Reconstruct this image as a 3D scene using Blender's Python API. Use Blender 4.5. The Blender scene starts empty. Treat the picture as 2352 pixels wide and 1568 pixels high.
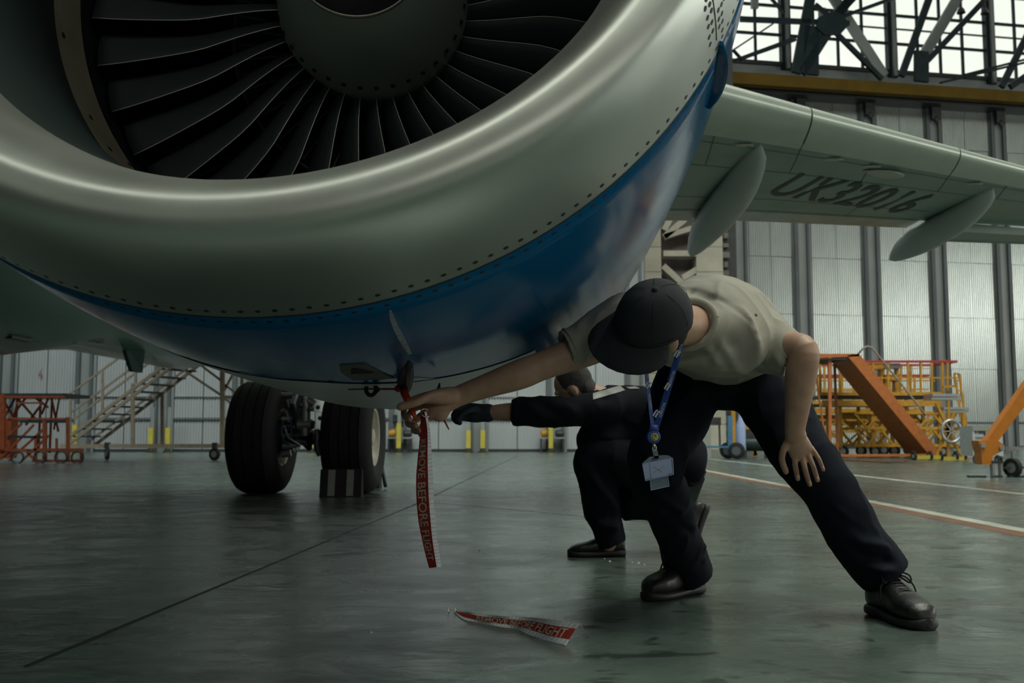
import bpy, bmesh, math, random
from mathutils.bvhtree import BVHTree
from math import sin, cos, pi, sqrt, radians
from mathutils import Vector as V, Matrix, noise
random.seed(7)
SC = bpy.context.scene
COL = SC.collection
# ------------------------------------------------------------------ camera
FW, FH, FP = 2352, 1568, 2350.0            # frame size and focal length in pixels
CAMH = 0.56
PITCH = math.atan(216 / FP)
cd = bpy.data.cameras.new('camera')
cam = bpy.data.objects.new('camera', cd); COL.objects.link(cam)
cam.location = (0, 0, CAMH); cam.rotation_euler = (pi / 2 + PITCH, 0, 0)
cd.sensor_width = 36; cd.lens = 36 * FP / FW
cd.clip_start = .05; cd.clip_end = 400
cd.dof.use_dof = True; cd.dof.focus_distance = 3.0; cd.dof.aperture_fstop = 6.3
SC.camera = cam
# ------------------------------------------------------------------ world, lights, exposure
vs = SC.view_settings
vs.view_transform = 'Standard'; vs.look = 'None'; vs.gamma = 1; vs.exposure = EXPOSURE = -0.1
vs.use_curve_mapping = False
w = bpy.data.worlds.new('sky'); SC.world = w; w.use_nodes = True
bgn = w.node_tree.nodes['Background']
bgn.inputs[0].default_value = (.97, 1, .93, 1); bgn.inputs[1].default_value = 1.25
def area(name, loc, rot, sx, sy, power, col):
    d = bpy.data.lights.new(name, 'AREA'); d.shape = 'RECTANGLE'; d.size = sx; d.size_y = sy
    d.energy = power; d.color = col
    o = bpy.data.objects.new(name, d); COL.objects.link(o); o.location = loc; o.rotation_euler = rot
    return o
def aimed(name, loc, at, sx, sy, power, col, spread=180):
    o = area(name, loc, (0, 0, 0), sx, sy, power, col); o.data.spread = math.radians(spread)
    o.rotation_euler = (V(at) - V(loc)).to_track_quat('-Z', 'Y').to_euler(); return o
# added fill lights brighten the far walls; daylight: one rooflight near the nose, high glazing over the doors behind the camera
for x in (8, 22, 36): aimed('wall_fill_right', (x, 6, 26.5), (x, 46, 1.5), 11, 5, 250, (1, .98, .85), 50)  # unseen fills, added and narrowed to brighten the lower right wall
aimed('wall_fill_left', (-10, 8, 26.5), (-10, 36, 0), 34, 5, 2900, (.88, .97, .96), 90)  # unseen fill, added to brighten the left far wall
aimed('rooflight_middle', (13, 6, 26.9), (10, 6.5, 0), 22, 6, 2900, (.97, 1, .86), 115)
aimed('rooflight_near', (3, -7, 26.9), (3, -4, 0), 26, 4, 1300, (1, .99, .86))
aimed('door_glazing', (22, -27.4, 12), (22, 0, 10.5), 44, 6, 1700, (1, .98, .87))
aimed('side_glazing', (57.4, 10, 11), (30, 10, 10.5), 56, 6.5, 6600, (.98, 1, .92))
# ------------------------------------------------------------------ pixel rays -> world points
cp_, sp_ = cos(PITCH), sin(PITCH)
def ray(px, py):
    x = (px - FW / 2) / FP; u = -(py - FH / 2) / FP
    return V((x, cp_ - u * sp_, sp_ + u * cp_))
def P(px, py, Y):
    d = ray(px, py); k = Y / d.y
    return V((d.x * k, Y, CAMH + d.z * k))
def G(px, py, z=0.0):
    d = ray(px, py); k = (z - CAMH) / d.z
    return V((d.x * k, d.y * k, z))
# ------------------------------------------------------------------ materials
def mat(name, col, rough=.5, metal=0., var=.0, vscale=8., bump=0., bscale=40., coat=0., stretch=(1, 1, 1), spec=.5, rvar=0., sheen=0.):
    m = bpy.data.materials.new(name); m.use_nodes = True
    nt = m.node_tree; b = nt.nodes['Principled BSDF']; L = nt.links.new
    b.inputs['Base Color'].default_value = (*col, 1); b.inputs['Roughness'].default_value = rough
    b.inputs['Metallic'].default_value = metal; b.inputs['Coat Weight'].default_value = coat
    b.inputs['Specular IOR Level'].default_value = spec
    if coat: b.inputs['Coat Roughness'].default_value = .06
    if sheen: b.inputs['Sheen Weight'].default_value = sheen
    tc = nt.nodes.new('ShaderNodeTexCoord'); mp = nt.nodes.new('ShaderNodeMapping')
    mp.inputs['Scale'].default_value = stretch; L(tc.outputs['Object'], mp.inputs['Vector'])
    n = nt.nodes.new('ShaderNodeTexNoise'); n.inputs['Scale'].default_value = vscale; n.inputs['Detail'].default_value = 5
    L(mp.outputs[0], n.inputs['Vector'])
    r = nt.nodes.new('ShaderNodeMapRange'); r.inputs[1].default_value = .3; r.inputs[2].default_value = .7
    r.inputs[3].default_value = 1 - var; r.inputs[4].default_value = 1 + var; L(n.outputs['Fac'], r.inputs[0])
    mx = nt.nodes.new('ShaderNodeVectorMath'); mx.operation = 'SCALE'; mx.inputs[0].default_value = col
    L(r.outputs[0], mx.inputs['Scale']); L(mx.outputs[0], b.inputs['Base Color'])
    if rvar:
        r2 = nt.nodes.new('ShaderNodeMapRange'); r2.inputs[1].default_value = .3; r2.inputs[2].default_value = .7
        r2.inputs[3].default_value = rough - rvar; r2.inputs[4].default_value = rough + rvar
        L(n.outputs['Fac'], r2.inputs[0]); L(r2.outputs[0], b.inputs['Roughness'])
    if bump:
        n2 = nt.nodes.new('ShaderNodeTexNoise'); n2.inputs['Scale'].default_value = bscale; n2.inputs['Detail'].default_value = 4
        L(mp.outputs[0], n2.inputs['Vector'])
        bp = nt.nodes.new('ShaderNodeBump'); bp.inputs['Strength'].default_value = bump; bp.inputs['Distance'].default_value = .02
        L(n2.outputs['Fac'], bp.inputs['Height']); L(bp.outputs[0], b.inputs['Normal'])
    return m
M = {}
def mk(k, *a, **kw): M[k] = mat(k, *a, **kw)
mk('lip_metal', (.52, .56, .51), .38, .85, .05, 3, rvar=.04, bump=.02, bscale=900)
mk('blue_paint', (.004, .105, .25), .15, 0, .08, 5, spec=.07)
mk('white_paint', (.62, .65, .62), .35, 0, .06, 4)
mk('wing_paint', (.21, .29, .245), .38, 0, .10, 3)
mk('slat_metal', (.44, .50, .43), .34, .35, .05, 4)
mk('flap_paint', (.36, .38, .33), .26, 0, .10, 5)
mk('fairing_paint', (.31, .36, .34), .42, 0, .06, 3)
mk('dark_paint', (.012, .016, .018), .5)
mk('liner_tan', (.25, .235, .175), .55, 0, .18, 6, bump=.25, bscale=300)
mk('barrel_grey', (.026, .040, .038), .45, 0, .10, 3, spec=.3)
mk('fan_blade', (.085, .105, .115), .45, .4, .10, 4)
mk('blade_edge', (.80, .78, .70), .5, .5)
mk('spinner_paint', (.46, .54, .50), .42, .5, .06, 6, rvar=.05)
mk('spinner_rim', (.36, .35, .30), .35, .8)
mk('vent_olive', (.075, .075, .045), .5, 0, .1, 8)
mk('black', (.006, .008, .009), .7)
mk('rivet', (.012, .014, .012), .6)
mk('seal_white', (.30, .34, .38), .6, 0, .5, 120)
mk('rubber', (.011, .0125, .013), .75, 0, .25, 10, bump=.2, bscale=120)
mk('rim_paint', (.55, .53, .44), .42, 0, .12, 10)
mk('brake_metal', (.16, .17, .18), .38, .7, .25, 12)
mk('pale_metal', (.36, .36, .37), .36, .6, .2, 14)
mk('hose_blue', (.02, .09, .20), .5)
mk('orange_red', (.27, .065, .022), .5, 0, .25, 14)
mk('ramp_orange', (.47, .145, .035), .5, 0, .16, 8)
mk('yellow', (.48, .25, .022), .5, 0, .2, 10)
mk('lemon', (.50, .42, .05), .55, 0, .12, 8)
mk('towbar_orange', (.58, .19, .012), .42, 0, .10, 8)
mk('red_rail', (.36, .035, .04), .5)
mk('beige_steel', (.30, .25, .185), .5, 0, .15, 10)
mk('dark_steel', (.035, .040, .040), .5, .2, .25, 8)
mk('truss_steel', (.020, .034, .037), .6, 0, .2, 4, spec=.15)
mk('crane_yellow', (.12, .074, .008), .6, 0, .15, 2, spec=.15)
mk('alu', (.46, .48, .48), .34, .7, .1, 12)
mk('cabinet_white', (.52, .56, .55), .45, 0, .05, 8)
mk('cabinet_grey', (.30, .32, .28), .5, 0, .08, 8)
mk('blue_steel', (.05, .17, .30), .5, 0, .15, 10)
mk('green_dark', (.012, .03, .028), .5, 0, .15, 10)
mk('skin', (.46, .285, .195), .50, 0, .10, 30, bump=.05, bscale=220)
mk('skin_second', (.42, .26, .19), .52, 0, .10, 30, bump=.08, bscale=200)
mk('eye_white', (.6, .58, .54), .2)
mk('hair_grey', (.045, .044, .040), .75, 0, .4, 150, bump=.5, bscale=400)
mk('hair_dark', (.012, .011, .010), .7, 0, .3, 150, bump=.5, bscale=400)
mk('shirt', (.355, .34, .28), .88, 0, .10, 5, bump=.12, bscale=420)
mk('trouser', (.0055, .0085, .015), .9, 0, .2, 9, bump=.15, bscale=500, spec=.2)
mk('coverall', (.0045, .0065, .011), .9, 0, .2, 9, bump=.15, bscale=500, spec=.2)
mk('cap_cloth', (.016, .021, .025), .85, 0, .12, 9, bump=.2, bscale=700)
mk('leather', (.014, .015, .015), .36, 0, .3, 25, bump=.12, bscale=200)
mk('sole_rubber', (.016, .017, .017), .55, 0, .2, 30)
mk('lace', (.008, .008, .009), .8)
mk('glove', (.018, .030, .045), .8, 0, .2, 40, bump=.3, bscale=300)
mk('tape_grey', (.26, .27, .25), .5, 0, .08, 30)
mk('sock_pale', (.33, .29, .26), .8)
mk('lanyard_blue', (.016, .060, .26), .55, 0, .08, 60)
mk('print_white', (.55, .58, .62), .6)
mk('plastic_clear', (.16, .21, .27), .22, 0, .05, 10)
mk('card_blue', (.30, .38, .58), .35, 0, .10, 18)
mk('yellow_disc', (.55, .46, .04), .4)
mk('chrome', (.60, .60, .58), .18, 1.)
mk('tag_red', (.36, .034, .026), .72, 0, .22, 40, bump=.2, bscale=600)
mk('tag_white', (.66, .68, .72), .7, 0, .10, 50)
mk('tag_letter', (.50, .46, .36), .7, 0, .25, 60)
mk('tool_red', (.40, .035, .015), .3, 0, .1, 30)
mk('line_white', (.46, .48, .40), .45, 0, .25, 3)
mk('line_red', (.20, .088, .050), .45, 0, .3, 3)
mk('concrete', (.42, .40, .32), .85, 0, .16, 1.2, bump=.5, bscale=6)
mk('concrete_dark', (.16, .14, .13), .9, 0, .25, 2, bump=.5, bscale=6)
mk('sheet_left', (.50, .53, .53), .45, .5, .09, .6, stretch=(1, 1, .25))
mk('sheet_right', (.57, .61, .585), .27, .96, .13, .55, stretch=(1, 1, .3))
mk('column_grey', (.25, .275, .265), .5, .2, .10, 1.0)
mk('column_dark', (.10, .115, .12), .55, .2, .10, 1.0)
mk('ceiling_steel', (.10, .11, .11), .7, .1, .1, .5)
mk('graffiti_red', (.30, .03, .03), .6)
# glass of the high windows: thin clear pane
gm = bpy.data.materials.new('window_glass'); gm.use_nodes = True
nt = gm.node_tree; nt.nodes.clear()
o_ = nt.nodes.new('ShaderNodeOutputMaterial'); t_ = nt.nodes.new('ShaderNodeBsdfTransparent'); g_ = nt.nodes.new('ShaderNodeBsdfGlossy')
t_.inputs[0].default_value = (.97, .98, .96, 1); g_.inputs['Roughness'].default_value = .1
x_ = nt.nodes.new('ShaderNodeMixShader'); x_.inputs[0].default_value = .06
nt.links.new(t_.outputs[0], x_.inputs[1]); nt.links.new(g_.outputs[0], x_.inputs[2]); nt.links.new(x_.outputs[0], o_.inputs[0])
M['window_glass'] = gm
# floor: sealed greenish-grey concrete, streaky sheen, scuffs
def floor_material():
    m = bpy.data.materials.new('sealed_concrete'); m.use_nodes = True
    nt = m.node_tree; L = nt.links.new; b = nt.nodes['Principled BSDF']
    tc = nt.nodes.new('ShaderNodeTexCoord')
    def nz(sc, stretch, det=6, dist=0.):
        mp = nt.nodes.new('ShaderNodeMapping'); mp.inputs['Scale'].default_value = stretch
        L(tc.outputs['Object'], mp.inputs['Vector'])
        n = nt.nodes.new('ShaderNodeTexNoise'); n.inputs['Scale'].default_value = sc; n.inputs['Detail'].default_value = det
        n.inputs['Distortion'].default_value = dist
        L(mp.outputs[0], n.inputs['Vector']); return n.outputs['Fac']
    def rng(x, a, b_, c, d):
        r = nt.nodes.new('ShaderNodeMapRange'); r.inputs[1].default_value = a; r.inputs[2].default_value = b_
        r.inputs[3].default_value = c; r.inputs[4].default_value = d; L(x, r.inputs[0]); return r.outputs[0]
    def mul(a, b_):
        k = nt.nodes.new('ShaderNodeMath'); k.operation = 'MULTIPLY'; L(a, k.inputs[0]); L(b_, k.inputs[1]); return k.outputs[0]
    big = rng(nz(.55, (1, 1, 1), 4), .3, .7, .80, 1.2)
    streak = rng(nz(2.2, (1, 1.3, 1), 8, .6), .36, .62, .72, 1.1)
    scuff = rng(nz(4.6, (1, 1.2, 1), 8, 1.4), .34, .42, .42, 1.0)
    fine = rng(nz(60, (1, 1, 1), 4), .3, .7, .9, 1.1)
    k = mul(mul(big, streak), mul(scuff, fine))
    sc = nt.nodes.new('ShaderNodeVectorMath'); sc.operation = 'SCALE'; sc.inputs[0].default_value = (.086, .118, .102)
    L(k, sc.inputs['Scale']); L(sc.outputs[0], b.inputs['Base Color'])
    L(rng(nz(2.6, (1, 1.3, 1), 7, .8), .3, .7, .20, .36), b.inputs['Roughness'])
    b.inputs['Specular IOR Level'].default_value = .55
    h1 = nz(4.5, (1, 1.2, 1), 6, .5); h2 = nz(17, (1, 1.1, 1), 5, .4)
    ad = nt.nodes.new('ShaderNodeMath'); ad.operation = 'MULTIPLY_ADD'; L(h2, ad.inputs[0]); ad.inputs[1].default_value = .35; L(h1, ad.inputs[2])
    bp = nt.nodes.new('ShaderNodeBump'); bp.inputs['Strength'].default_value = .42; bp.inputs['Distance'].default_value = .012
    L(ad.outputs[0], bp.inputs['Height']); L(bp.outputs[0], b.inputs['Normal'])
    return m
M['floor'] = floor_material()
# fuselage: white above, green belly, painted by height
def fuselage_material():
    m = mat('fuselage_paint', (.5, .5, .5), .3, 0, .08, 2, coat=.2)
    nt = m.node_tree; L = nt.links.new; b = nt.nodes['Principled BSDF']
    tc = nt.nodes.new('ShaderNodeTexCoord'); s = nt.nodes.new('ShaderNodeSeparateXYZ'); L(tc.outputs['Object'], s.inputs[0])
    r = nt.nodes.new('ShaderNodeValToRGB'); r.color_ramp.interpolation = 'CONSTANT'
    r.color_ramp.elements[0].color = (.035, .115, .075, 1); r.color_ramp.elements[1].color = (.6, .62, .6, 1); r.color_ramp.elements[1].position = .5
    mr = nt.nodes.new('ShaderNodeMapRange'); mr.inputs[1].default_value = 0; mr.inputs[2].default_value = 6
    L(s.outputs['Z'], mr.inputs[0]); L(mr.outputs[0], r.inputs[0]); L(r.outputs[0], b.inputs['Base Color'])
    return m
M['fuselage'] = fuselage_material()
# ------------------------------------------------------------------ mesh building
class MB:
    def __init__(s): s.v = []; s.f = []
    def add(s, vs, fs):
        n = len(s.v); s.v += [tuple(p) for p in vs]; s.f += [tuple(i + n for i in f) for f in fs]; return s
    def obox(s, c, ax, ay, az):                      # oriented box: centre and half-axes
        c, ax, ay, az = V(c), V(ax), V(ay), V(az)
        vs = [c + ax * i + ay * j + az * k for i in (-1, 1) for j in (-1, 1) for k in (-1, 1)]
        return s.add(vs, [(0, 1, 3, 2), (4, 6, 7, 5), (0, 4, 5, 1), (2, 3, 7, 6), (0, 2, 6, 4), (1, 5, 7, 3)])
    def box(s, a, b):
        a, b = V(a), V(b); c = (a + b) / 2; h = (b - a) / 2
        return s.obox(c, (h.x, 0, 0), (0, h.y, 0), (0, 0, h.z))
    def bar(s, p, q, w_, d=None, up=V((0, 0, 1))):   # square bar from p to q
        p, q = V(p), V(q); d = d or w_; t = (q - p).normalized()
        x = t.cross(up)
        if x.length < 1e-3: x = t.cross(V((0, 1, 0)))
        x.normalize(); y = x.cross(t)
        return s.obox((p + q) / 2, (q - p) / 2, x * w_ / 2, y * d / 2)
    def loft(s, rings, cap=True, closed=True):
        n = len(rings[0]); vs = [p for r in rings for p in r]; fs = []
        m = n if closed else n - 1
        for i in range(len(rings) - 1):
            for j in range(m):
                a = i * n + j; b = i * n + (j + 1) % n
                fs.append((a, b, b + n, a + n))
        if cap and closed:
            fs.append(tuple(range(n - 1, -1, -1))); fs.append(tuple(range((len(rings) - 1) * n, len(rings) * n)))
        return s.add(vs, fs)
    def tube(s, pts, r, n=8, cap=True, side=None):
        pts = [V(p) for p in pts]; rs = r if isinstance(r, list) else [r] * len(pts)
        rings = []; x = None
        for i, p in enumerate(pts):
            t = (pts[min(i + 1, len(pts) - 1)] - pts[max(i - 1, 0)]).normalized()
            if side is not None: x = V(side) - t * V(side).dot(t)
            elif x is None:
                x = t.cross(V((0, 0, 1)))
                if x.length < .05: x = t.cross(V((0, 1, 0)))
            else: x = x - t * x.dot(t)
            x.normalize(); y = t.cross(x)
            ra, rb = rs[i] if isinstance(rs[i], tuple) else (rs[i], rs[i])
            rings.append([p + x * ra * cos(2 * pi * k / n) + y * rb * sin(2 * pi * k / n) for k in range(n)])
        return s.loft(rings, cap)
    def rev(s, prof, c, ax, n=32, cap=False):        # prof: (distance along ax, radius)
        ax = V(ax).normalized(); u = ax.cross(V((0, 0, 1)))
        if u.length < .05: u = ax.cross(V((0, 1, 0)))
        u.normalize(); v = u.cross(ax); c = V(c)
        return s.loft([[c + ax * d + (u * cos(2 * pi * k / n) + v * sin(2 * pi * k / n)) * r for k in range(n)] for d, r in prof], cap)
    def ell(s, c, X, Y, Z, n=16, m=10):              # ellipsoid with half-axis vectors
        c, X, Y, Z = V(c), V(X), V(Y), V(Z); rings = []
        for i in range(m + 1):
            a = pi * min(max(i / m, .02), .98)
            rings.append([c + Z * -cos(a) + (X * cos(2 * pi * k / n) + Y * sin(2 * pi * k / n)) * sin(a) for k in range(n)])
        return s.loft(rings)
    def mesh(s, name):
        me = bpy.data.meshes.new(name); me.from_pydata(s.v, [], s.f); me.validate(); 
        bm = bmesh.new(); bm.from_mesh(me); bmesh.ops.recalc_face_normals(bm, faces=bm.faces); bm.to_mesh(me); bm.free()
        return me
    def build(s, name, m, parent=None, smooth=False, ang=None):
        return obj(name, s.mesh(name), m, parent, smooth, ang)
def obj(name, me, m, parent=None, smooth=False, ang=None):
    if m is not None and not me.materials: me.materials.append(M[m] if isinstance(m, str) else m)
    o = bpy.data.objects.new(name, me); COL.objects.link(o)
    if parent is not None:
        o.parent = parent
        o.matrix_parent_inverse = world_of(parent).inverted()
    if smooth or ang:
        for p in me.polygons: p.use_smooth = True
        if ang: me.set_sharp_from_angle(angle=radians(ang))
    return o
def world_of(o):
    m = Matrix.LocRotScale(o.location, o.rotation_euler, o.scale)
    return m if o.parent is None else world_of(o.parent) @ o.matrix_parent_inverse @ m
def root(name, loc, label, cat, group=None):
    o = bpy.data.objects.new(name, None); COL.objects.link(o); o.location = loc; o.empty_display_size = .1
    return tag(o, label, cat, group)
def tag(o, label, cat, group=None):
    o['label'] = label; o['category'] = cat
    if group: o['group'] = group
    return o
def struct(o): o['kind'] = 'structure'; return o
def sroot(name, loc=(0, 0, 0)):
    o = bpy.data.objects.new(name, None); COL.objects.link(o); o.location = loc; return struct(o)
def stuff(o): o['kind'] = 'stuff'; return o
def inst(src, name, parent, mw):                     # a further piece sharing src's mesh, placed by a world matrix
    o = src.copy(); o.name = name; COL.objects.link(o); o.parent = parent
    o.matrix_parent_inverse = world_of(parent).inverted() if parent else Matrix()
    o.location, q, o.scale = mw.decompose(); o.rotation_euler = q.to_euler(); return o
def copy_tree(o, loc, rz=None, label=None):
    c = o.copy(); COL.objects.link(c); c.location = loc
    if rz is not None: c.rotation_euler.z = rz
    if label: c['label'] = label
    for ch in list(o.children):
        d = ch.copy(); COL.objects.link(d); d.parent = c
        for g in list(ch.children):
            e = g.copy(); COL.objects.link(e); e.parent = d
    return c
def evaluated(o):
    dg = bpy.context.evaluated_depsgraph_get(); return bpy.data.meshes.new_from_object(o.evaluated_get(dg))
def text_mesh(txt, size=1.0, shear=0., bold=0.):
    c = bpy.data.curves.new('text', 'FONT'); c.body = txt; c.size = size; c.shear = shear; c.offset = bold; c.resolution_u = 3
    o = bpy.data.objects.new('text', c); COL.objects.link(o); bpy.context.view_layer.update()
    me = evaluated(o); bpy.data.objects.remove(o)
    bm = bmesh.new(); bm.from_mesh(me)
    x0 = min(v.co.x for v in bm.verts); x1 = max(v.co.x for v in bm.verts); n = max(2, int((x1 - x0) / (.22 * size)))
    for i in range(1, n):
        bmesh.ops.bisect_plane(bm, geom=bm.verts[:] + bm.edges[:] + bm.faces[:], plane_co=(lerp(x0, x1, i / n), 0, 0), plane_no=(1, 0, 0))
    bm.to_mesh(me); bm.free()
    xs = [v.co.x for v in me.vertices]; ys = [v.co.y for v in me.vertices]
    return me, min(xs), max(xs), min(ys), max(ys)
def mapped_text(txt, fn, name, m, parent, shear=0., bold=0.):
    me, a, b, c, d = text_mesh(txt, 1., shear, bold)
    for v in me.vertices: v.co = fn((v.co.x - a) / (b - a), (v.co.y - c) / (d - c))
    me.materials.clear()
    return obj(name, me, m, parent)
# organic bodies: overlapping lofts fused by a voxel remesh into one continuous skin
def crom(p, k):
    q = []
    for i in range(len(p) - 1):
        a, b, c, d = p[max(i - 1, 0)], p[i], p[i + 1], p[min(i + 2, len(p) - 1)]
        for j in range(k):
            t = j / k
            q.append(tuple(.5 * (2 * b[n] + (c[n] - a[n]) * t + (2 * a[n] - 5 * b[n] + 4 * c[n] - d[n]) * t * t + (3 * b[n] - a[n] - 3 * c[n] + d[n]) * t ** 3) for n in range(len(b))))
    q.append(tuple(p[-1])); return q
def limb(mb, pts, side=None, k=5, n=28, flat=(False, False)):   # pts: (point, ra, rb)
    q = crom([(*V(p), a, b) for p, a, b in pts], k)
    P_ = [V(x[:3]) for x in q]; R = [(max(x[3], .003), max(x[4], .003)) for x in q]
    if not flat[1]:
        t = (P_[-1] - P_[-2]).normalized(); p, (a, b) = P_[-1], R[-1]; m = min(a, b)
        for g in (.5, .8, .97): P_.append(p + t * m * g); R.append((a * sqrt(1 - g * g), b * sqrt(1 - g * g)))
    if not flat[0]:
        t = (P_[0] - P_[1]).normalized(); p, (a, b) = P_[0], R[0]; m = min(a, b)
        for g in (.5, .8, .97): P_.insert(0, p + t * m * g); R.insert(0, (a * sqrt(1 - g * g), b * sqrt(1 - g * g)))
    mb.tube(P_, R, n, True, side)
def fuse(mb, name, m, parent, voxel, smooth=6, fac=.5, fn=None, decimate=None):
    me = mb.mesh(name); o = bpy.data.objects.new('tmp', me); COL.objects.link(o)
    r = o.modifiers.new('r', 'REMESH'); r.mode = 'VOXEL'; r.voxel_size = voxel
    s = o.modifiers.new('s', 'SMOOTH'); s.iterations = smooth; s.factor = fac
    bpy.context.view_layer.update()
    me2 = evaluated(o); bpy.data.objects.remove(o); bpy.data.meshes.remove(me); me2.name = name
    if fn:
        nrm = [v.normal.copy() for v in me2.vertices]
        for v, n_ in zip(me2.vertices, nrm): v.co = fn(v.co.copy(), n_)
    me2.materials.clear()
    return obj(name, me2, m, parent, True)
def seg_dist(p, a, b):
    ab = b - a; t = max(0, min(1, (p - a).dot(ab) / ab.length_squared)); return (p - a - ab * t).length, t
def lerp(a, b, t): return a + (b - a) * t
# ================================================================== SETTING
# floor with joints and painted lines
mb = MB(); mb.box((-46, -28, -.2), (58, 56, 0)); floor = struct(mb.build('floor', 'floor'))
def floor_strip(name, a, b, w_, m, z=.0015):
    a, b = V(a), V(b); t = (b - a).normalized(); n = V((-t.y, t.x, 0)) * w_ / 2; a.z = b.z = 0
    k = MB(); k.add([a - n, b - n, b + n, a + n] + [p + V((0, 0, z)) for p in (a - n, b - n, b + n, a + n)],
                    [(4, 5, 6, 7), (0, 1, 5, 4), (1, 2, 6, 5), (2, 3, 7, 6), (3, 0, 4, 7)])
    return k.build(name, m, floor)
floor_strip('line_marking', G(1560, 1069), G(2640, 1272), .12, 'line_white')
a, b = G(1560, 1069), G(2640, 1272); floor_strip('line_marking', a - V((.135, 0, 0)), b - V((.135, 0, 0)), .14, 'line_red', .001)
floor_strip('line_marking', G(1560, 1046), G(2640, 1167), .12, 'line_white')
M['joint'] = mat('joint', (.018, .022, .019), .6)
floor_strip('expansion_joint', G(60, 1530), G(950, 1160), .014, 'joint')
floor_strip('expansion_joint', G(950, 1160), G(1190, 1046), .02, 'joint')
floor_strip('expansion_joint', G(995, 1154), G(1500, 1200), .012, 'joint', .001)
# small debris crumbs on the floor
for px, py, r in ((1400, 1289, .006), (1466, 1293, .006), (1452, 1291, .004), (1480, 1296, .004), (1200, 1287, .004), (2008, 1203, .008), (851, 1453, .006), (1100, 1265, .006), (1388, 1283, .004)):
    g = G(px, py); k = MB()
    k.add([g + V((r * 1.3, 0, 0)), g + V((0, r, 0)), g + V((-r, .2 * r, 0)), g + V((0, -r, 0)), g + V((.2 * r, .1 * r, r * .9))], [(0, 1, 4), (1, 2, 4), (2, 3, 4), (3, 0, 4)])
    tag(k.build('paint_chip', 'print_white' if py not in (1265,) else 'dark_paint'), 'tiny crumb of chipped paint lying on the hangar floor', 'debris', 'crumbs scattered on the floor')

# ---- corrugated cladding: one sheet mesh per size, placed bay by bay
def sheet_mesh(name, w_, h_, pitch=.098, depth=.042):
    n = max(2, int(round(w_ / pitch))); pts = []
    for i in range(n):
        x0 = w_ * i / n; p = w_ / n
        pts += [(x0, 0), (x0 + p * .35, 0), (x0 + p * .5, -depth), (x0 + p * .85, -depth)]
    pts.append((w_, 0)); k = MB()
    vs = [(x, y, 0) for x, y in pts] + [(x, y, h_) for x, y in pts]; m = len(pts)
    k.add(vs, [(i, i + 1, i + 1 + m, i + m) for i in range(m - 1)])
    return k.mesh(name)
def clad_wall(wall, org, dirv, cols, z0, rows, colw, sheet_m, per_bay, skew_first=True):
    # org: point at floor; dirv: unit vector along the wall; cols: distances of column centres; rows: list of sheet heights
    dirv = V(dirv).normalized(); nrm = V((dirv.y, -dirv.x, 0))           # towards the camera side
    ang = math.atan2(dirv.y, dirv.x); meshes = {}
    for a, b in zip(cols[:-1], cols[1:]):
        x0, x1 = a + colw / 2, b - colw / 2; sw = (x1 - x0) / per_bay; z = z0
        for ri, h in enumerate(rows):
            for k in range(per_bay):
                key = (round(sw, 2), h)
                me = meshes.get(key)
                if me is None: me = meshes[key] = sheet_mesh('panel', sw - .025, h - .02)
                o = obj('panel', me, sheet_m, wall)
                o.location = V(org) + dirv * (x0 + sw * k + .012) + V((0, 0, z)) + nrm * (.012 * ((ri + k) % 2))
                o.rotation_euler = (0, 0, ang); 
            z += h
        # backing plate behind the sheets
    return nrm, ang
def column(wall, p, nrm, dirv, h, w_):
    k = MB(); k.obox(p + V((0, 0, h / 2)) + nrm * .05, dirv * w_ / 2, nrm * .03, V((0, 0, h / 2)))
    o = k.build('column', 'column_grey', wall)
    k = MB()
    for s, m in ((-.36, .10), (.30, .07)):
        k.obox(p + dirv * s * w_ + V((0, 0, h / 2)) + nrm * .14, dirv * w_ * m, nrm * .07, V((0, 0, h / 2)))
    k.build('column_flange', 'column_dark' , wall)
YB = 35.4
wall_back = sroot('wall_back', (-10, YB, 0))
xl, xr = -34.0, 4.35
spc = 180 / FP * YB; c0 = P(375, 1000, YB).x
cols = [c0 + spc * i for i in range(-11, 7)]
D = V((1, 0, 0))
nb, _ = clad_wall(wall_back, V((0, YB, 0)), D, cols, .05, (1.12, 1.62, 3.0, 3.0, 3.0, 3.0, 3.0), .72, 'sheet_left', 1) if False else (V((0, -1, 0)), 0)
cw = 46 / FP * YB
clad_wall(wall_back, V((0, YB, 0)), D, cols, .05, (1.10, .74, 3.0, 3.0, 3.0, 3.0, 3.0), cw, 'sheet_left', 2)
k = MB(); k.box((-46, YB + .05, 0), (cols[-1] + .4, YB + .25, 27.5)); k.build('backing', 'column_dark', wall_back)
for c in cols: column(wall_back, V((c, YB, 0)), V((0, -1, 0)), D, 17.5, cw)
for a, b in zip(cols[:-1], cols[1:]):
    k = MB(); k.box((a + cw / 2, YB - .12, 1.10), (b - cw / 2, YB - .05, 1.17)); k.build('rail', 'column_dark', wall_back)
    k = MB(); k.box((a + cw / 2, YB - .10, 0), (b - cw / 2, YB - .03, .10)); k.build('kick_plate', 'dark_steel', wall_back)
    k = MB(); k.box((a + cw / 2, YB - .09, 1.86), (b - cw / 2, YB - .05, 1.90)); k.build('joint_strip', 'sheet_right', wall_back)
# red painted digit on the cladding
k = MB()
for a, b in (((97, 846), (89, 862)), ((89, 862), (98, 864)), ((96, 857), (96, 872))):
    k.bar(P(*a, YB - .07), P(*b, YB - .07), .028, .01)
k.build('painted_digit', 'graffiti_red', wall_back)

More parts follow.
